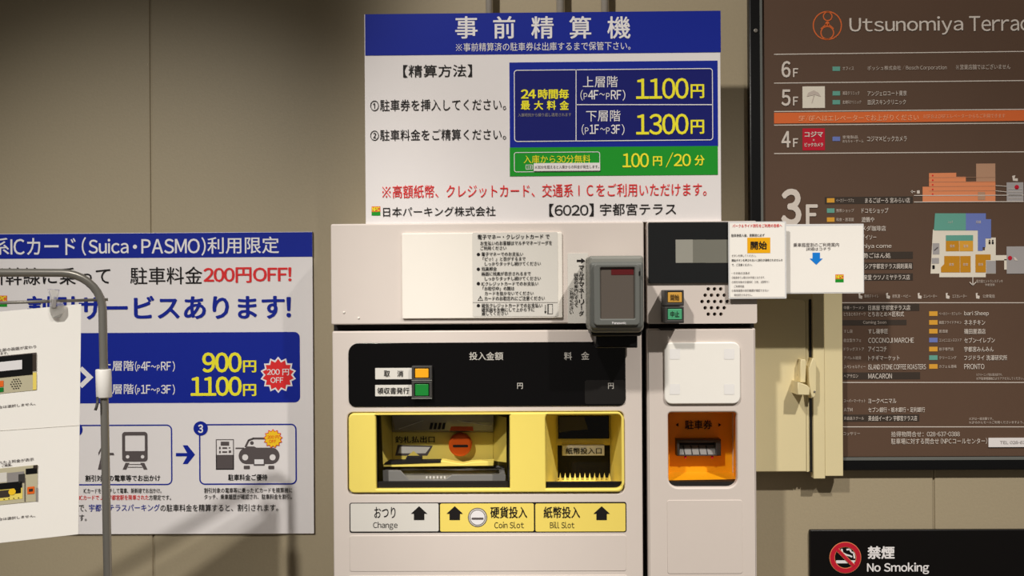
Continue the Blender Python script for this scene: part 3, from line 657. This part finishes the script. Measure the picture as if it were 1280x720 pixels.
for y in (68, 104, 139.5, 156.5, 192): mb.line(DS, 967.5, y, 1410, y - (4.5 - y * .012) * 1.416, 1.1, 'cream')
floor("6", 76.5); tg(1040.5, 86, 'tagg'); dt("オフィス", 1053, 83.5, 1067, 88, 'creamd'); dt("ボッシュ株式会社 / Bosch Corporation", 1084, 82, 1183, 88.5, 'creamd'); dt("※営業店舗ではございません", 1194.5, 80.5, 1262.5, 87, 'creamd')
floor("5", 112); mb.rect(DS, 1003, 108, 1031, 135, 'plan'); mb.flat(DS, DS.poly([(1008, 121), (1010, 116), (1017, 113), (1023, 116), (1026, 121), (1018, 118.5)]), 'creamd', .0008); mb.line(DS, 1017.5, 119, 1014.5, 129, 1, 'creamd', .0008)
tg(1040.5, 116.7, 'tagg'); tg(1040.5, 127.8, 'tagg'); dt("美容クリニック", 1053, 114, 1074, 119, 'creamd'); dt("皮膚科クリニック", 1053, 125.5, 1076, 130, 'creamd'); dt("アンジェロコート東京", 1084, 113.5, 1133, 120); dt("皿沢スキンクリニック", 1084, 124.5, 1132, 131)
mb.flat(DS, DS.poly([(967.5, 141), (1420, 136), (1420, 149.5), (967.5, 154.5)]), 'dorange'); dt("5F/6Fへはエレベーターでお上がりください", 998, 143.5, 1148, 151.5, 'peach', .006); dt("※5Fおよび6Fエレベーターからもご利用できます", 1153.5, 142.5, 1256, 148, 'peach')
floor("4", 164); mb.rect(DS, 1003, 160.5, 1031, 188, 'crimson'); dt("コジマ", 1005.5, 164.5, 1028.5, 171.5, bo=.03); dt("×", 1015.5, 174, 1018, 176.5, bo=.03); dt("ビックカメラ", 1005.5, 178.5, 1028.5, 183.5, bo=.03)
tg(1040.5, 173.6, 'tagb'); dt("家電製品", 1053, 169.5, 1072, 173.5, 'creamd'); dt("おもちゃ・ゲーム", 1053, 174.5, 1079, 178.5, 'creamd'); dt("コジマ×ビックカメラ", 1083.5, 170, 1133, 177)
dt("3", 976, 236, 1001.5, 282, bo=.03); dt("F", 1007, 255.5, 1022, 281, bo=.03)
rows3 = [(250.5, 'tago', "ベーカリー・カフェ", "まるごぼーろ 宮みらい店", 1081, 1137, 1), (263.3, 'tagg', "携帯ショップ", "ドコモショップ", 1076.7, 1110, 0), (274.5, 'tago', "和食・居酒屋", "遊鶴や", 1076.7, 1092.5, 0), (285.5, 'tago', "喫茶店", "コメダ珈琲店", 1071, 1107, 0), (296.5, 'tagb', "雑貨", "ダイソー", 1076, 1095, 0), (308, 'tago', "カフェ", "miya come", 1076, 1114, 0), (319.5, 'tago', "和食", "伊勢ごはん処", 1071, 1113, 1), (332.8, 'tagg', "ドラッグ", "ウエルシア宇都宮テラス調剤薬局", 1066, 1139.5, 1), (346.6, 'tagb', "書店", "未来堂 ウツノミヤテラス店", 1074, 1137, 1)]
for y, tm_, cat, nm, a, c, dk in rows3:
    if dk: mb.rect(DS, 1031, y - 4.6, 1141, y + 4.2, 'brownd', 0, .0003)
    tg(1033.5, y, tm_); dt(cat, 1045, y - 2.2, 1045 + min(22, 4 * len(cat)), y + 2.2, 'creamd'); dt(nm, a, y - 3.3, c, y + 3.3, bo=.006)
# elevation of the building
mb.rect(DS, 1220, 204.5, 1244, 227, 'tan'); mb.flat(DS, DS.poly([(1153, 252.5), (1153, 233.5), (1161, 233.5), (1161, 216.5), (1195, 216), (1195, 221), (1207, 221), (1207, 227), (1244, 226.5), (1244, 252)]), 'salmon', .0006)
for k in range(5): mb.line(DS, 1161, 222 + 5.6 * k, 1244, 221.5 + 5.6 * k, .35, 'tan', .0009); mb.flat(DS, DS.circ(1165.5, 219.5 + 5.8 * k, 1.1, 8), 'redink', .0009)
mb.rect(DS, 1222, 240, 1231, 250, 'tan', 0, .0009)
mb.line(DS, 1142, 244.5, 1279, 244, .9, 'cream', .001); mb.line(DS, 1142, 252.6, 1279, 252, 1, 'cream', .001); mb.line(DS, 1244, 232, 1258, 233, .7, 'cream', .001); mb.line(DS, 1244, 238.5, 1258, 240, .7, 'cream', .001)
mb.rect(DS, 1258, 228, 1279, 252, 'plang', 0, .0006)
for k in range(4): mb.line(DS, 1260, 236 + 4 * k, 1277, 236 + 4 * k, .5, 'cream', .001)
mb.flat(DS, DS.circ(1270.5, 234, 2.8, 16), 'crimson', .001); mb.flat(DS, DS.poly([(1265, 220), (1269, 219), (1268, 223), (1272, 223), (1272, 226.5), (1266, 226)]), 'cream')
mb.line(DS, 1139, 239.6, 1144, 239.6, 1, 'cream'); mb.flat(DS, DS.poly([(1138, 239.6), (1140.5, 237.5), (1140.5, 241.7)]), 'cream'); mb.rect(DS, 1146, 238, 1149.5, 242, 'cream', .6)
# floor plan
mb.flat(DS, DS.poly([(1166, 287), (1224, 287), (1224, 313), (1231, 313), (1231, 297), (1244.5, 297), (1244.5, 342), (1232, 342), (1232, 346.5), (1174, 346.5), (1174, 342), (1163, 342)]), 'plan', .0004)
mb.flat(DS, DS.poly([(1168.5, 266.7), (1207, 266.7), (1207, 288), (1167, 288)]), 'tagg', .0007); mb.flat(DS, DS.poly([(1207, 266.7), (1232, 266.7), (1232, 274), (1238.5, 274), (1238.5, 298), (1231.5, 298), (1231.5, 309), (1228, 309), (1228, 313.5), (1222, 313.5), (1222, 288), (1207, 288)]), 'tagb', .0007)
mb.rect(DS, 1182, 294, 1216, 301, 'tagg', 0, .0007); mb.rect(DS, 1182, 301, 1198.5, 314, 'tago2', 0, .0007); mb.rect(DS, 1199, 301, 1216, 314, 'tago', 0, .0007)
mb.flat(DS, DS.poly([(1180, 320), (1199.5, 320), (1199.5, 340.5), (1176, 340.5), (1176, 334), (1180, 330)]), 'tago2', .0007); mb.rect(DS, 1200, 320, 1213, 340.5, 'tago2', 0, .0007); mb.flat(DS, DS.poly([(1219, 318), (1238, 318), (1238, 325), (1232, 325), (1232, 340.5), (1219, 340.5)]), 'tago2', .0007)
mb.rect(DS, 1232.5, 326, 1244.5, 341.5, 'plang', 0, .0006); mb.rect(DS, 1165.5, 304, 1174, 318, 'plang', 0, .0006); mb.rect(DS, 1164.5, 322.5, 1173.5, 329.5, 'plang', 0, .0006); mb.rect(DS, 1244, 319, 1258.5, 325.5, 'plan', 0, .0005); mb.rect(DS, 1255, 324, 1259, 337, 'plan', 0, .0005); mb.rect(DS, 1258, 308, 1300, 342, 'plang', 0, .0006)
mb.flat(DS, DS.circ(1262, 322.5, 2.7, 16), 'crimson', .001); mb.flat(DS, DS.poly([(1266, 321), (1269, 322), (1272, 326), (1268, 325.5)]), 'cream', .001)
for x in (1236.5, 1240.5): mb.flat(DS, DS.circ(x, 300.6, 1, 8), 'ink', .001); mb.rect(DS, x - 1.1, 302, x + 1.1, 305, 'ink', 0, .001)
mb.line(DS, 1167.5, 313, 1172, 309, 1.2, 'greyink', .001); mb.rect(DS, 1165, 331.5, 1168, 336, 'ink', 0, .001)
for t, x, y in (("ショップ", 1187.5, 277.5), ("店舗", 1222.5, 277.5), ("飲食", 1189, 330.5), ("飲食", 1206.5, 330.5), ("飲食", 1225.5, 330.5), ("飲食", 1190, 307.5), ("飲食", 1207, 307.5)): dt(t, x - 3, y - 1.8, x + 3, y + 1.8, 'cream', 0, .0011)
mb.line(DS, 1215.5, 346, 1215.5, 356, 1.1, 'cream', .0012); mb.line(DS, 1211.5, 352.5, 1215.7, 356.7, 1.1, 'cream', .0012); mb.line(DS, 1219.5, 352.5, 1215.3, 356.7, 1.1, 'cream', .0012)
dt("駅方面エントランスデッキ", 1220, 349.5, 1253, 353.5, 'creamd'); dt("宇都宮駅", 1231, 354.5, 1243, 357.5, 'creamd')
for x, w_, t in ((1073, 0, ""), (1080, 18, "車椅子トイレ"), (1115, 23, "授乳室・ベビー"), (1154, 17, "エレベーター"), (1190, 18, "エスカレーター"), (1228, 15, "公衆電話")):
    if w_: dt(t, x, 368, x + w_, 372.3, 'creamd')
for x in (1073, 1107.5, 1147, 1182, 1219.5): mb.flat(DS, DS.poly([(x, 366.5), (x + 2.5, 366), (x + 2, 369), (x + 5, 370), (x + 4.5, 373.5), (x + .5, 373)]), 'cream')
for y, a, c in ((378.4, 1040, 1420), (478, 1040, 1420), (533.5, 1040, 1420)): mb.line(DS, a, y, c, y, 1, 'cream')
rows1 = [(384.6, "中華・ラーメン", "日高屋 宇都宮テラス店", 1137.5, 1149), (392.5, "とちおとめスイーツ", "とちおとめ×匠和式", 1129.5, 0), (414, "すし店", "すし磯季匠", 1109.5, 0), (425.3, "自立型カフェ", "COCONOJI MARCHE", 1142, 0), (436.3, "ドラッグストア", "アイココチ", 1108, 0), (447.3, "アパレル雑貨", "トチギマーケット", 1124, 0), (458.5, "スペシャルティー", "ISLAND STONE COFFEE ROASTERS", 1157, 0), (470, "ヘアサロン", "MACARON", 1114.5, 1150),
 (501, "スーパーマーケット", "ヨークベニマル", 1120, 0), (512, "ATM", "セブン銀行・栃木銀行・足利銀行", 1155.8, 0), (522.7, "英会話スクール", "英会話イーオン 宇都宮テラス店", 1146, 1149)]
for y, cat, nm, c, dk in rows1:
    if dk: mb.rect(DS, 1040, y - 4.6, dk, y + 4.2, 'brownd', 0, .0003)
    dt(cat, 1054.5, y - 2.2, 1054.5 + min(27, 3.6 * len(cat)), y + 2.2, 'creamd'); dt(nm, 1085, y - 3.2, c, y + 3.2, bo=.006)
mb.rect(DS, 1040, 400, 1133, 406.5, 'brownd', 0, .0003); dt("Coming Soon", 1078.5, 400.8, 1107.5, 405.8, 'creamd')
for y, tm_, cat, nm, c in [(392, 'tago', "ベーカリー・カフェバー", "bari Sheep", 1235.5), (403, 'tago', "韓国フライドチキン", "ネネチキン", 1231), (414, 'tago', "居酒屋", "磯田屋酒店", 1231.5), (425, 'tagb', "コンビニエンスストア", "セブン-イレブン", 1243), (436.3, 'tago', "餃子専門店", "宇都宮みんみん", 1241.5), (447, 'tagg', "クリーニング", "フジドライ 洗濯研究所", 1258.5), (458, 'tago', "カフェ＆酒場", "PRONTO", 1230)]:
    tg(1161.3, y, tm_, 10.5, 5.8); dt(cat, 1173.5, y - 2, 1173.5 + min(28, 3.6 * len(cat)), y + 2, 'creamd'); dt(nm, 1204.8, y - 3.2, c, y + 3.4, bo=.006)
dt("※クリーニング店は取次店です。", 1220, 466.5, 1252.5, 470, 'creamd'); dt("※7F駐車場連絡口よりアクセスしてください。", 1220, 471.2, 1279, 474.8, 'creamd')
dt("※2Fは一部店舗です。", 1211, 521.5, 1241, 525, 'creamd'); dt("※2Fみかんモールご利用くださいますよう。", 1211, 526, 1279, 529.5, 'creamd')
dt("コッサリー", 1054, 539.8, 1074.5, 544, 'creamd'); dt("拾得物問合せ：028-637-0388", 1113.6, 539, 1199.3, 545.8); dt("駐車場に対する問合せ (NPCコールセンター)", 1113.6, 547.5, 1233.5, 555)
sh = mb.build('directory_sheet', db); lab(sh, 'brown printed sheet with cream lettering and a coloured floor plan')
mb = MB().plate(DS, DS.rr(1235, 547, 1330, 558.5), .001, 'white', 0, .0016); mb.text(DS, "TEL 028-637-0388", 1249, 550.8, 1300, 554.6, 'paleink', 0, .002)
lab(mb.build('correction_strip', db), 'white strip stuck over a line at the lower right')

# ------------------------------------------------------------------ beige cabinet behind the ticket machine
YX = YW - .022
X = Plane(YX)
bx = thing('control_cabinet', 'beige metal wall cabinet with a latch, half hidden behind the ticket machine', 'cabinet', X.W(X.uv(985, 480)[0], X.uv(985, 603)[1]))
mb = MB().plate(X, X.rr(938, 345, 1053, 590, 1, ym=480), .0215, 'beige', .0012)
mb.plate(X, X.rr(1015.5, 350, 1030, 598, 1, ym=480), .012, 'beige', .001, .003)
mb.plate(X, X.rr(1030, 350, 1053, 595, 1, ym=480), .012, 'beige', .001, .0015)
mb.build('body', bx)
XD = Plane(YX - .004)
mb = MB().plate(XD, XD.rr(939, 374, 1008, 590, (4, 6, 1, 1), ym=480), .0045, 'beige', .0012)
mb.plate(XD, XD.rr(1008.5, 377, 1010.5, 590, 0, ym=480), .004, 'beige', 0, -.0015)
mb.plate(X, X.rr(1011.5, 374, 1014.5, 590, 1, ym=480), .002, 'inner', 0, .0012)
dr = mb.build('door', bx)
XL = Plane(YX - .030); XL2 = Plane(YX - .016)
mb = MB().plate(XL2, XL2.poly([(1001, 449.5), (1006.5, 449.5), (1008, 452), (1007, 478), (1000, 478)]), .013, 'beige', .0008)
mb.plate(XL2, XL2.poly([(1016, 447.5), (1018.5, 449), (1020.5, 454), (1020.5, 489), (1019, 496), (1014, 498), (1011.5, 478), (1011, 461)]), .016, 'beige', .001)
mb.plate(XL, XL.poly([(997.5, 477.5), (1009, 481.5), (1012.5, 485), (1012, 494), (997, 493.5)]), .027, 'beige', .001)
mb.plate(XL2, XL2.circ(1018, 489.5, 1.4, 12), .001, 'steel', .0004, .001)
lab(mb.build('latch', dr), 'small beige snap latch on the door edge')

# ------------------------------------------------------------------ no-smoking sign
NS = Plane(YW - .005)
ns = thing('no_smoking_sign', 'black no smoking sign with a red prohibition mark below the floor guide', 'sign', NS.W(NS.uv(1170, 700)[0], NS.uv(1170, 735)[1]))
mb = MB().plate(NS, NS.rr(1012.5, 662.5, 1330, 735, 2, xm=1090), .0048, 'nosm', .0012)
mb.text(NS, "禁煙", 1084, 682.5, 1118, 698.5, 'whiteink', .028); mb.text(NS, "No Smoking", 1083.5, 703, 1161, 717.5, 'whiteink', .018); mb.build('panel', ns)
mb = MB().flat(NS, [NS.circ(1056.5, 696.8, 19.7, 48), NS.circ(1056.5, 696.8, 13, 40)], 'salmon', .0004); mb.flat(NS, [NS.circ(1056.5, 696.8, 19, 48), NS.circ(1056.5, 696.8, 13.7, 40)], 'crimson', .0008)
mb.rect(NS, 1045, 700.3, 1069, 704, 'whiteink', 0, .0004)
for pts in ([(1058, 687), (1062, 686.5), (1064, 690), (1067, 691), (1068, 698)], [(1052, 686), (1053, 691), (1058, 693.5), (1062, 694.5), (1065, 696)]):
    for (a, b), (c, d) in zip(pts[:-1], pts[1:]): mb.line(NS, a, b, c, d, 2, 'whiteink', .0004)
mb.line(NS, 1046.5, 686.8, 1066.5, 706.8, 4.8, 'salmon', .001); mb.line(NS, 1046, 686.3, 1067, 707.3, 3.6, 'crimson', .0014)
lab(mb.build('prohibition_mark', ns), 'red ring and bar over a white cigarette')

# ------------------------------------------------------------------ taped notices
N1 = Plane(YM - .0065)
mb = MB().plate(N1, N1.rr(910.5, 277, 983, 373.5, 1), .0012, 'laminate', .0003, side='paleink'); mb.rect(N1, 912.2, 278.7, 981, 371.5, 'paper', 0, .0003)
mb.text(N1, "パーク＆ライド割引をご利用の皆様へ", 915.5, 280, 977.5, 284.3, 'redink', .008); mb.text(N1, "駐車券投入後、清算前に必ず", 914, 292.3, 955.5, 296, 'ink', .008)
mb.rect(N1, 934, 297, 962.7, 316.3, 'amber', 0, .0006); mb.text(N1, "開始", 938, 301.5, 958.5, 311.8, 'ink', .02, .001)
for t, y, x1, m_, bo in (("ボタンを押してください。", 318, 945, 'greyink', 0), ("開始ボタンを押されないと割引が適用されませんの", 323.6, 978, 'ink', .006), ("で、ご注意ください。", 329.3, 940, 'ink', .004), ("・その他の注意点", 339.8, 937, 'greyink', 0), ("①駐車券で入場の方が対象となります。", 345.3, 956, 'greyink', 0), ("②割引対象の交通系IC（1枚、1回限り）", 350.8, 961, 'greyink', 0), ("ご利用可能", 356.3, 930, 'greyink', 0), ("③乗車履歴の割引範囲が確認できない", 361.5, 961, 'greyink', 0), ("場合割引されません。", 367, 940, 'greyink', 0)):
    mb.text(N1, t, 914.5 if 'ご利用可' not in t and '場合' not in t else 917.5, y, x1, y + 3.2, m_, bo)
o = mb.build('notice_sheet', None, N1.W(N1.uv(946, 373)[0], N1.uv(946, 373)[1])); tag(o, 'small laminated notice with an orange start box taped over the ticket machine display', 'notice')
N2 = Plane(YM + .006)
mb = MB().plate(N2, N2.rr(980, 280, 1080, 367, 1), .0014, 'laminate', .0003, side='paleink'); mb.rect(N2, 981, 282.5, 1078.8, 365.5, 'paper', 0, .0003)
mb.text(N2, "乗車履歴割のご利用案内", 991.5, 303.5, 1048.5, 308.5, 'greyink', 0); mb.text(N2, "詳細はコチラ", 1007.5, 309, 1038, 313.3, 'greyink', 0)
mb.flat(N2, N2.poly([(1015.5, 315.8), (1024.8, 315.8), (1024.8, 323.2), (1028.3, 323.2), (1020.2, 331), (1011.8, 323.2), (1015.5, 323.2)]), 'blueink', .0006)
npc(mb, N2, 1044, 343, 1054.5, 353)
o = mb.build('notice_sheet', None, N2.W(N2.uv(1030, 367)[0], N2.uv(1030, 367)[1])); tag(o, 'blank white landscape notice with a blue down arrow beside the orange start notice', 'notice')

# ------------------------------------------------------------------ conduits above the price board
CD = Plane(YW - .02)
for x, r, l_ in ((611.5, 4.6, 'leftmost of the three thin steel conduits running up behind the price board'), (700.5, 5.4, 'middle of the three thin steel conduits running up behind the price board'), (756, 5, 'rightmost of the three thin steel conduits running up behind the price board')):
    u, v = CD.uv(x, 6); k = CD.sc(x, 6); top = CD.W(u, 2.55); bot = CD.W(u, CD.uv(x, 300)[1])
    mb = MB().tube([bot, top], r * k, 'conduit', 20)
    o = mb.build('conduit', None, bot); tag(o, l_, 'conduit', 'steel conduits above the price board')
    q = MB().tube([CD.W(u, 2.02), CD.W(u, 2.05)], r * k * 1.25, 'conduit', 20)
    q.build('coupling', o)

# ------------------------------------------------------------------ notice stand at the left, its sheet and clip
th = math.radians(33); Us = Vector((math.cos(th), math.sin(th), 0))
p0 = Plane(.85); P0 = p0.W(*p0.uv(128, 400))
SP = Plane(o=(P0.x, P0.y), U=Us)
st = thing('notice_stand', 'tubular steel sign stand with a rounded top at the left in front of the poster', 'stand', (P0.x + .0, P0.y, 0.0))
rp = 5.0 * .85 / F
vt = SP.uv(40, 341)[1]; uC, vC = SP.uv(128.3, 388)
lean = (SP.uv(134.5, 710)[0] - uC) / (vC - SP.uv(134.5, 710)[1])
Rb = .036; WID = .46
def pole_pt(v): return (uC + lean * (vC - v), v)
path = [SP.W(*pole_pt(0.02)), SP.W(*pole_pt(vt - Rb - .06)), SP.W(*pole_pt(vt - Rb))]
ux = pole_pt(vt - Rb)[0]
for k in range(1, 10):
    a = math.pi / 2 * k / 9; path.append(SP.W(ux - Rb + Rb * math.cos(a), vt - Rb + Rb * math.sin(a)))
uL = ux - WID
path += [SP.W(uL + Rb + .1, vt)]
for k in range(0, 10):
    a = math.pi / 2 + math.pi / 2 * k / 9; path.append(SP.W(uL + Rb + Rb * math.cos(a), vt - Rb + Rb * math.sin(a)))
path += [SP.W(uL, vt - .3), SP.W(uL - lean * (vC), .02)]
MB().tube(path, rp, 'steel', 18).build('tube_frame', st)
ur, vr = SP.uv(132, 374.5)
MB().tube([SP.W(uL, SP.uv(0, 378.5)[1] - .003), SP.W(*SP.uv(0, 378.5)), SP.W(ur + .002, vr)], 2.0 * .82 / F, 'steel', 10).build('cross_rod', st)
u1_, v1_ = SP.uv(129.2, 461.5); u2_, v2_ = SP.uv(130.2, 497)
cl = MB().tube([SP.W(u2_, v2_), SP.W(u2_, v2_ + .001), SP.W(u1_, v1_ - .001), SP.W(u1_, v1_)], [rp * 1.7, rp * 1.85, rp * 1.85, rp * 1.7], 'wplastic', 20).build('collar', st); lab(cl, 'white plastic collar on the upright')
mb = MB().tube([SP.W(*SP.uv(121.5, 496), .003), SP.W(*SP.uv(121, 503), .005), SP.W(*SP.uv(119.2, 509), .006), SP.W(*SP.uv(118, 512), .006)], .0014, 'dgrey', 8); lab(mb.build('hook', cl), 'small dark hook under the collar')
mb = MB()
for uu in (uC + lean * vC, uL - lean * vC):
    mb.tube([SP.W(uu, .015, -.16), SP.W(uu, .015, .16)], .012, 'steel', 12)
mb.tube([SP.W(uL - lean * vC, .015), SP.W(uC + lean * vC, .015)], .012, 'steel', 12); mb.build('foot', st)
# hanging sheet
PS = Plane(o=tuple((SP.o + SP.N * .004)[:2]), U=Us)
mb = MB().plate(PS, PS.poly([(-190, 408), (-190, 700), (98.2, 668), (101.5, 380)]), .0012, 'paper', .0003)
mb.line(PS, -100, 545, 99.5, 531.5, .6, 'sticker', .0003)
def ps(pts, m_, w=.0003): mb.flat(PS, PS.poly(pts), m_, w)
def sk(x, y): return (x, y - (x - 0) * .1)   # prints follow the sheet's slight tilt
def ptx(t, x0, y0, x1, y1, m_='greyink'):
    vs, fs = text_tris(t, .004); xs = [p[0] for p in vs]; ys = [p[1] for p in vs]; a, b, c, d = min(xs), max(xs), min(ys), max(ys); out = []
    for p in vs:
        x = x0 + (p[0] - a) / (b - a) * (x1 - x0); y = y1 - (p[1] - c) / (d - c) * (y1 - y0); out.append(PS.W(*PS.uv(*sk(x, y)), .0004 + p[2]))
    mb.add(out, fs, m_)
def pq(x0, y0, x1, y1, m_, w=.0004): ps([sk(x0, y0), sk(x1, y0), sk(x1, y1), sk(x0, y1)], m_, w)
ptx("券投入後に上部の画面が変わり", -30, 435.5, 45, 439.5); ptx("表示されます。", -18, 440, 10, 443.6)
pq(-80, 445, 45.5, 492, 'photo'); pq(-80, 445, 45.5, 448, 'greyink', .0006); pq(40, 447, 45.5, 468, 'brownd', .0007); pq(-80, 446, 40.5, 472, 'black', .0008); pq(-80, 452.5, 27.5, 464, 'whiteink', .001); pq(-4, 476, 4.3, 483.5, 'orangeink', .0008); pq(-4, 484.5, 4.3, 490, 'btng', .0008); pq(41, 470, 45.5, 491.5, 'yellowl', .0007)
for r_, (y, xs) in enumerate(((476, (17, 20, 23)), (478.7, (15, 18.5, 21.5, 24.8)), (481.6, (13.5, 17, 20, 23, 26)), (484.5, (15, 18.5, 21.5, 24.8)), (487.3, (17, 20, 23)))):
    for x in xs: mb.flat(PS, PS.circ(*sk(x, y), .8, 8), 'ink', .0008)
ptx("点灯した場合は選択しません。", -30, 507, 44, 510.5)
ptx("券が取込まれた上料金が表示", -30, 576, 42, 580); ptx("され、ご精算。", -10, 580.5, 15, 584)
pq(-60, 585.5, 47, 631, 'photo'); pq(-60, 591, 8.5, 603, 'sticker', .0006); pq(9, 592, 30, 604, 'paleink', .0006); pq(23, 595, 31, 606, 'dgrey', .0008); pq(32, 589, 46.5, 596, 'black', .0008); pq(41.5, 585.6, 47, 590, 'brownd', .0008); pq(-60, 604, 27.5, 612, 'black', .0008); pq(-60, 612, 28, 626, 'yellow', .0006); pq(-60, 613, 12, 622, 'brownd', .0009); pq(18, 612, 26, 618.5, 'black', .0009); mb.flat(PS, PS.circ(*sk(15, 616), 4, 16), 'burst', .001); pq(30.5, 600, 31.5, 630, 'greyink', .0009); pq(34, 612, 43, 621, 'orangeink', .0008); pq(36, 614.5, 41, 618, 'brownd', .001); pq(44.8, 614, 47, 631, 'paleink', .0008)
for k in range(4): mb.flat(PS, PS.circ(*sk(5 + 6 * k, 624.3), .7, 6), 'ink', .001)
ptx("点灯した場合は選択しません。", -30, 647, 44, 650.5)
o = mb.build('hanging_sheet', None, PS.W(*PS.uv(40, 675))); tag(o, 'large white instruction sheet hanging from the rod of the steel stand', 'notice')
CL = Plane(o=tuple((SP.o + SP.N * .008)[:2]), U=Us)
pc = thing('plastic_clip', 'clear plastic clip gripping the top of the hanging sheet on the rod', 'clip', CL.W(*CL.uv(68, 398)))
mb = MB().plate(CL, CL.poly([(60, 361), (74.5, 362), (73, 371), (71.5, 376), (80, 380), (80.5, 390), (75.5, 397), (66, 398), (62.5, 390), (62.5, 376), (63, 372)]), .004, 'clear', .0008)
mb.build('jaw', pc)
mb = MB().plate(CL, CL.poly([(65, 374), (70.5, 374), (70, 385), (65, 385)]), .006, 'paleink', .0005, .001)
lab(mb.build('spring', pc), 'grey spring in the middle of the clip')

# clean up the text source
bpy.data.objects.remove(FOB); bpy.data.curves.remove(FONT)
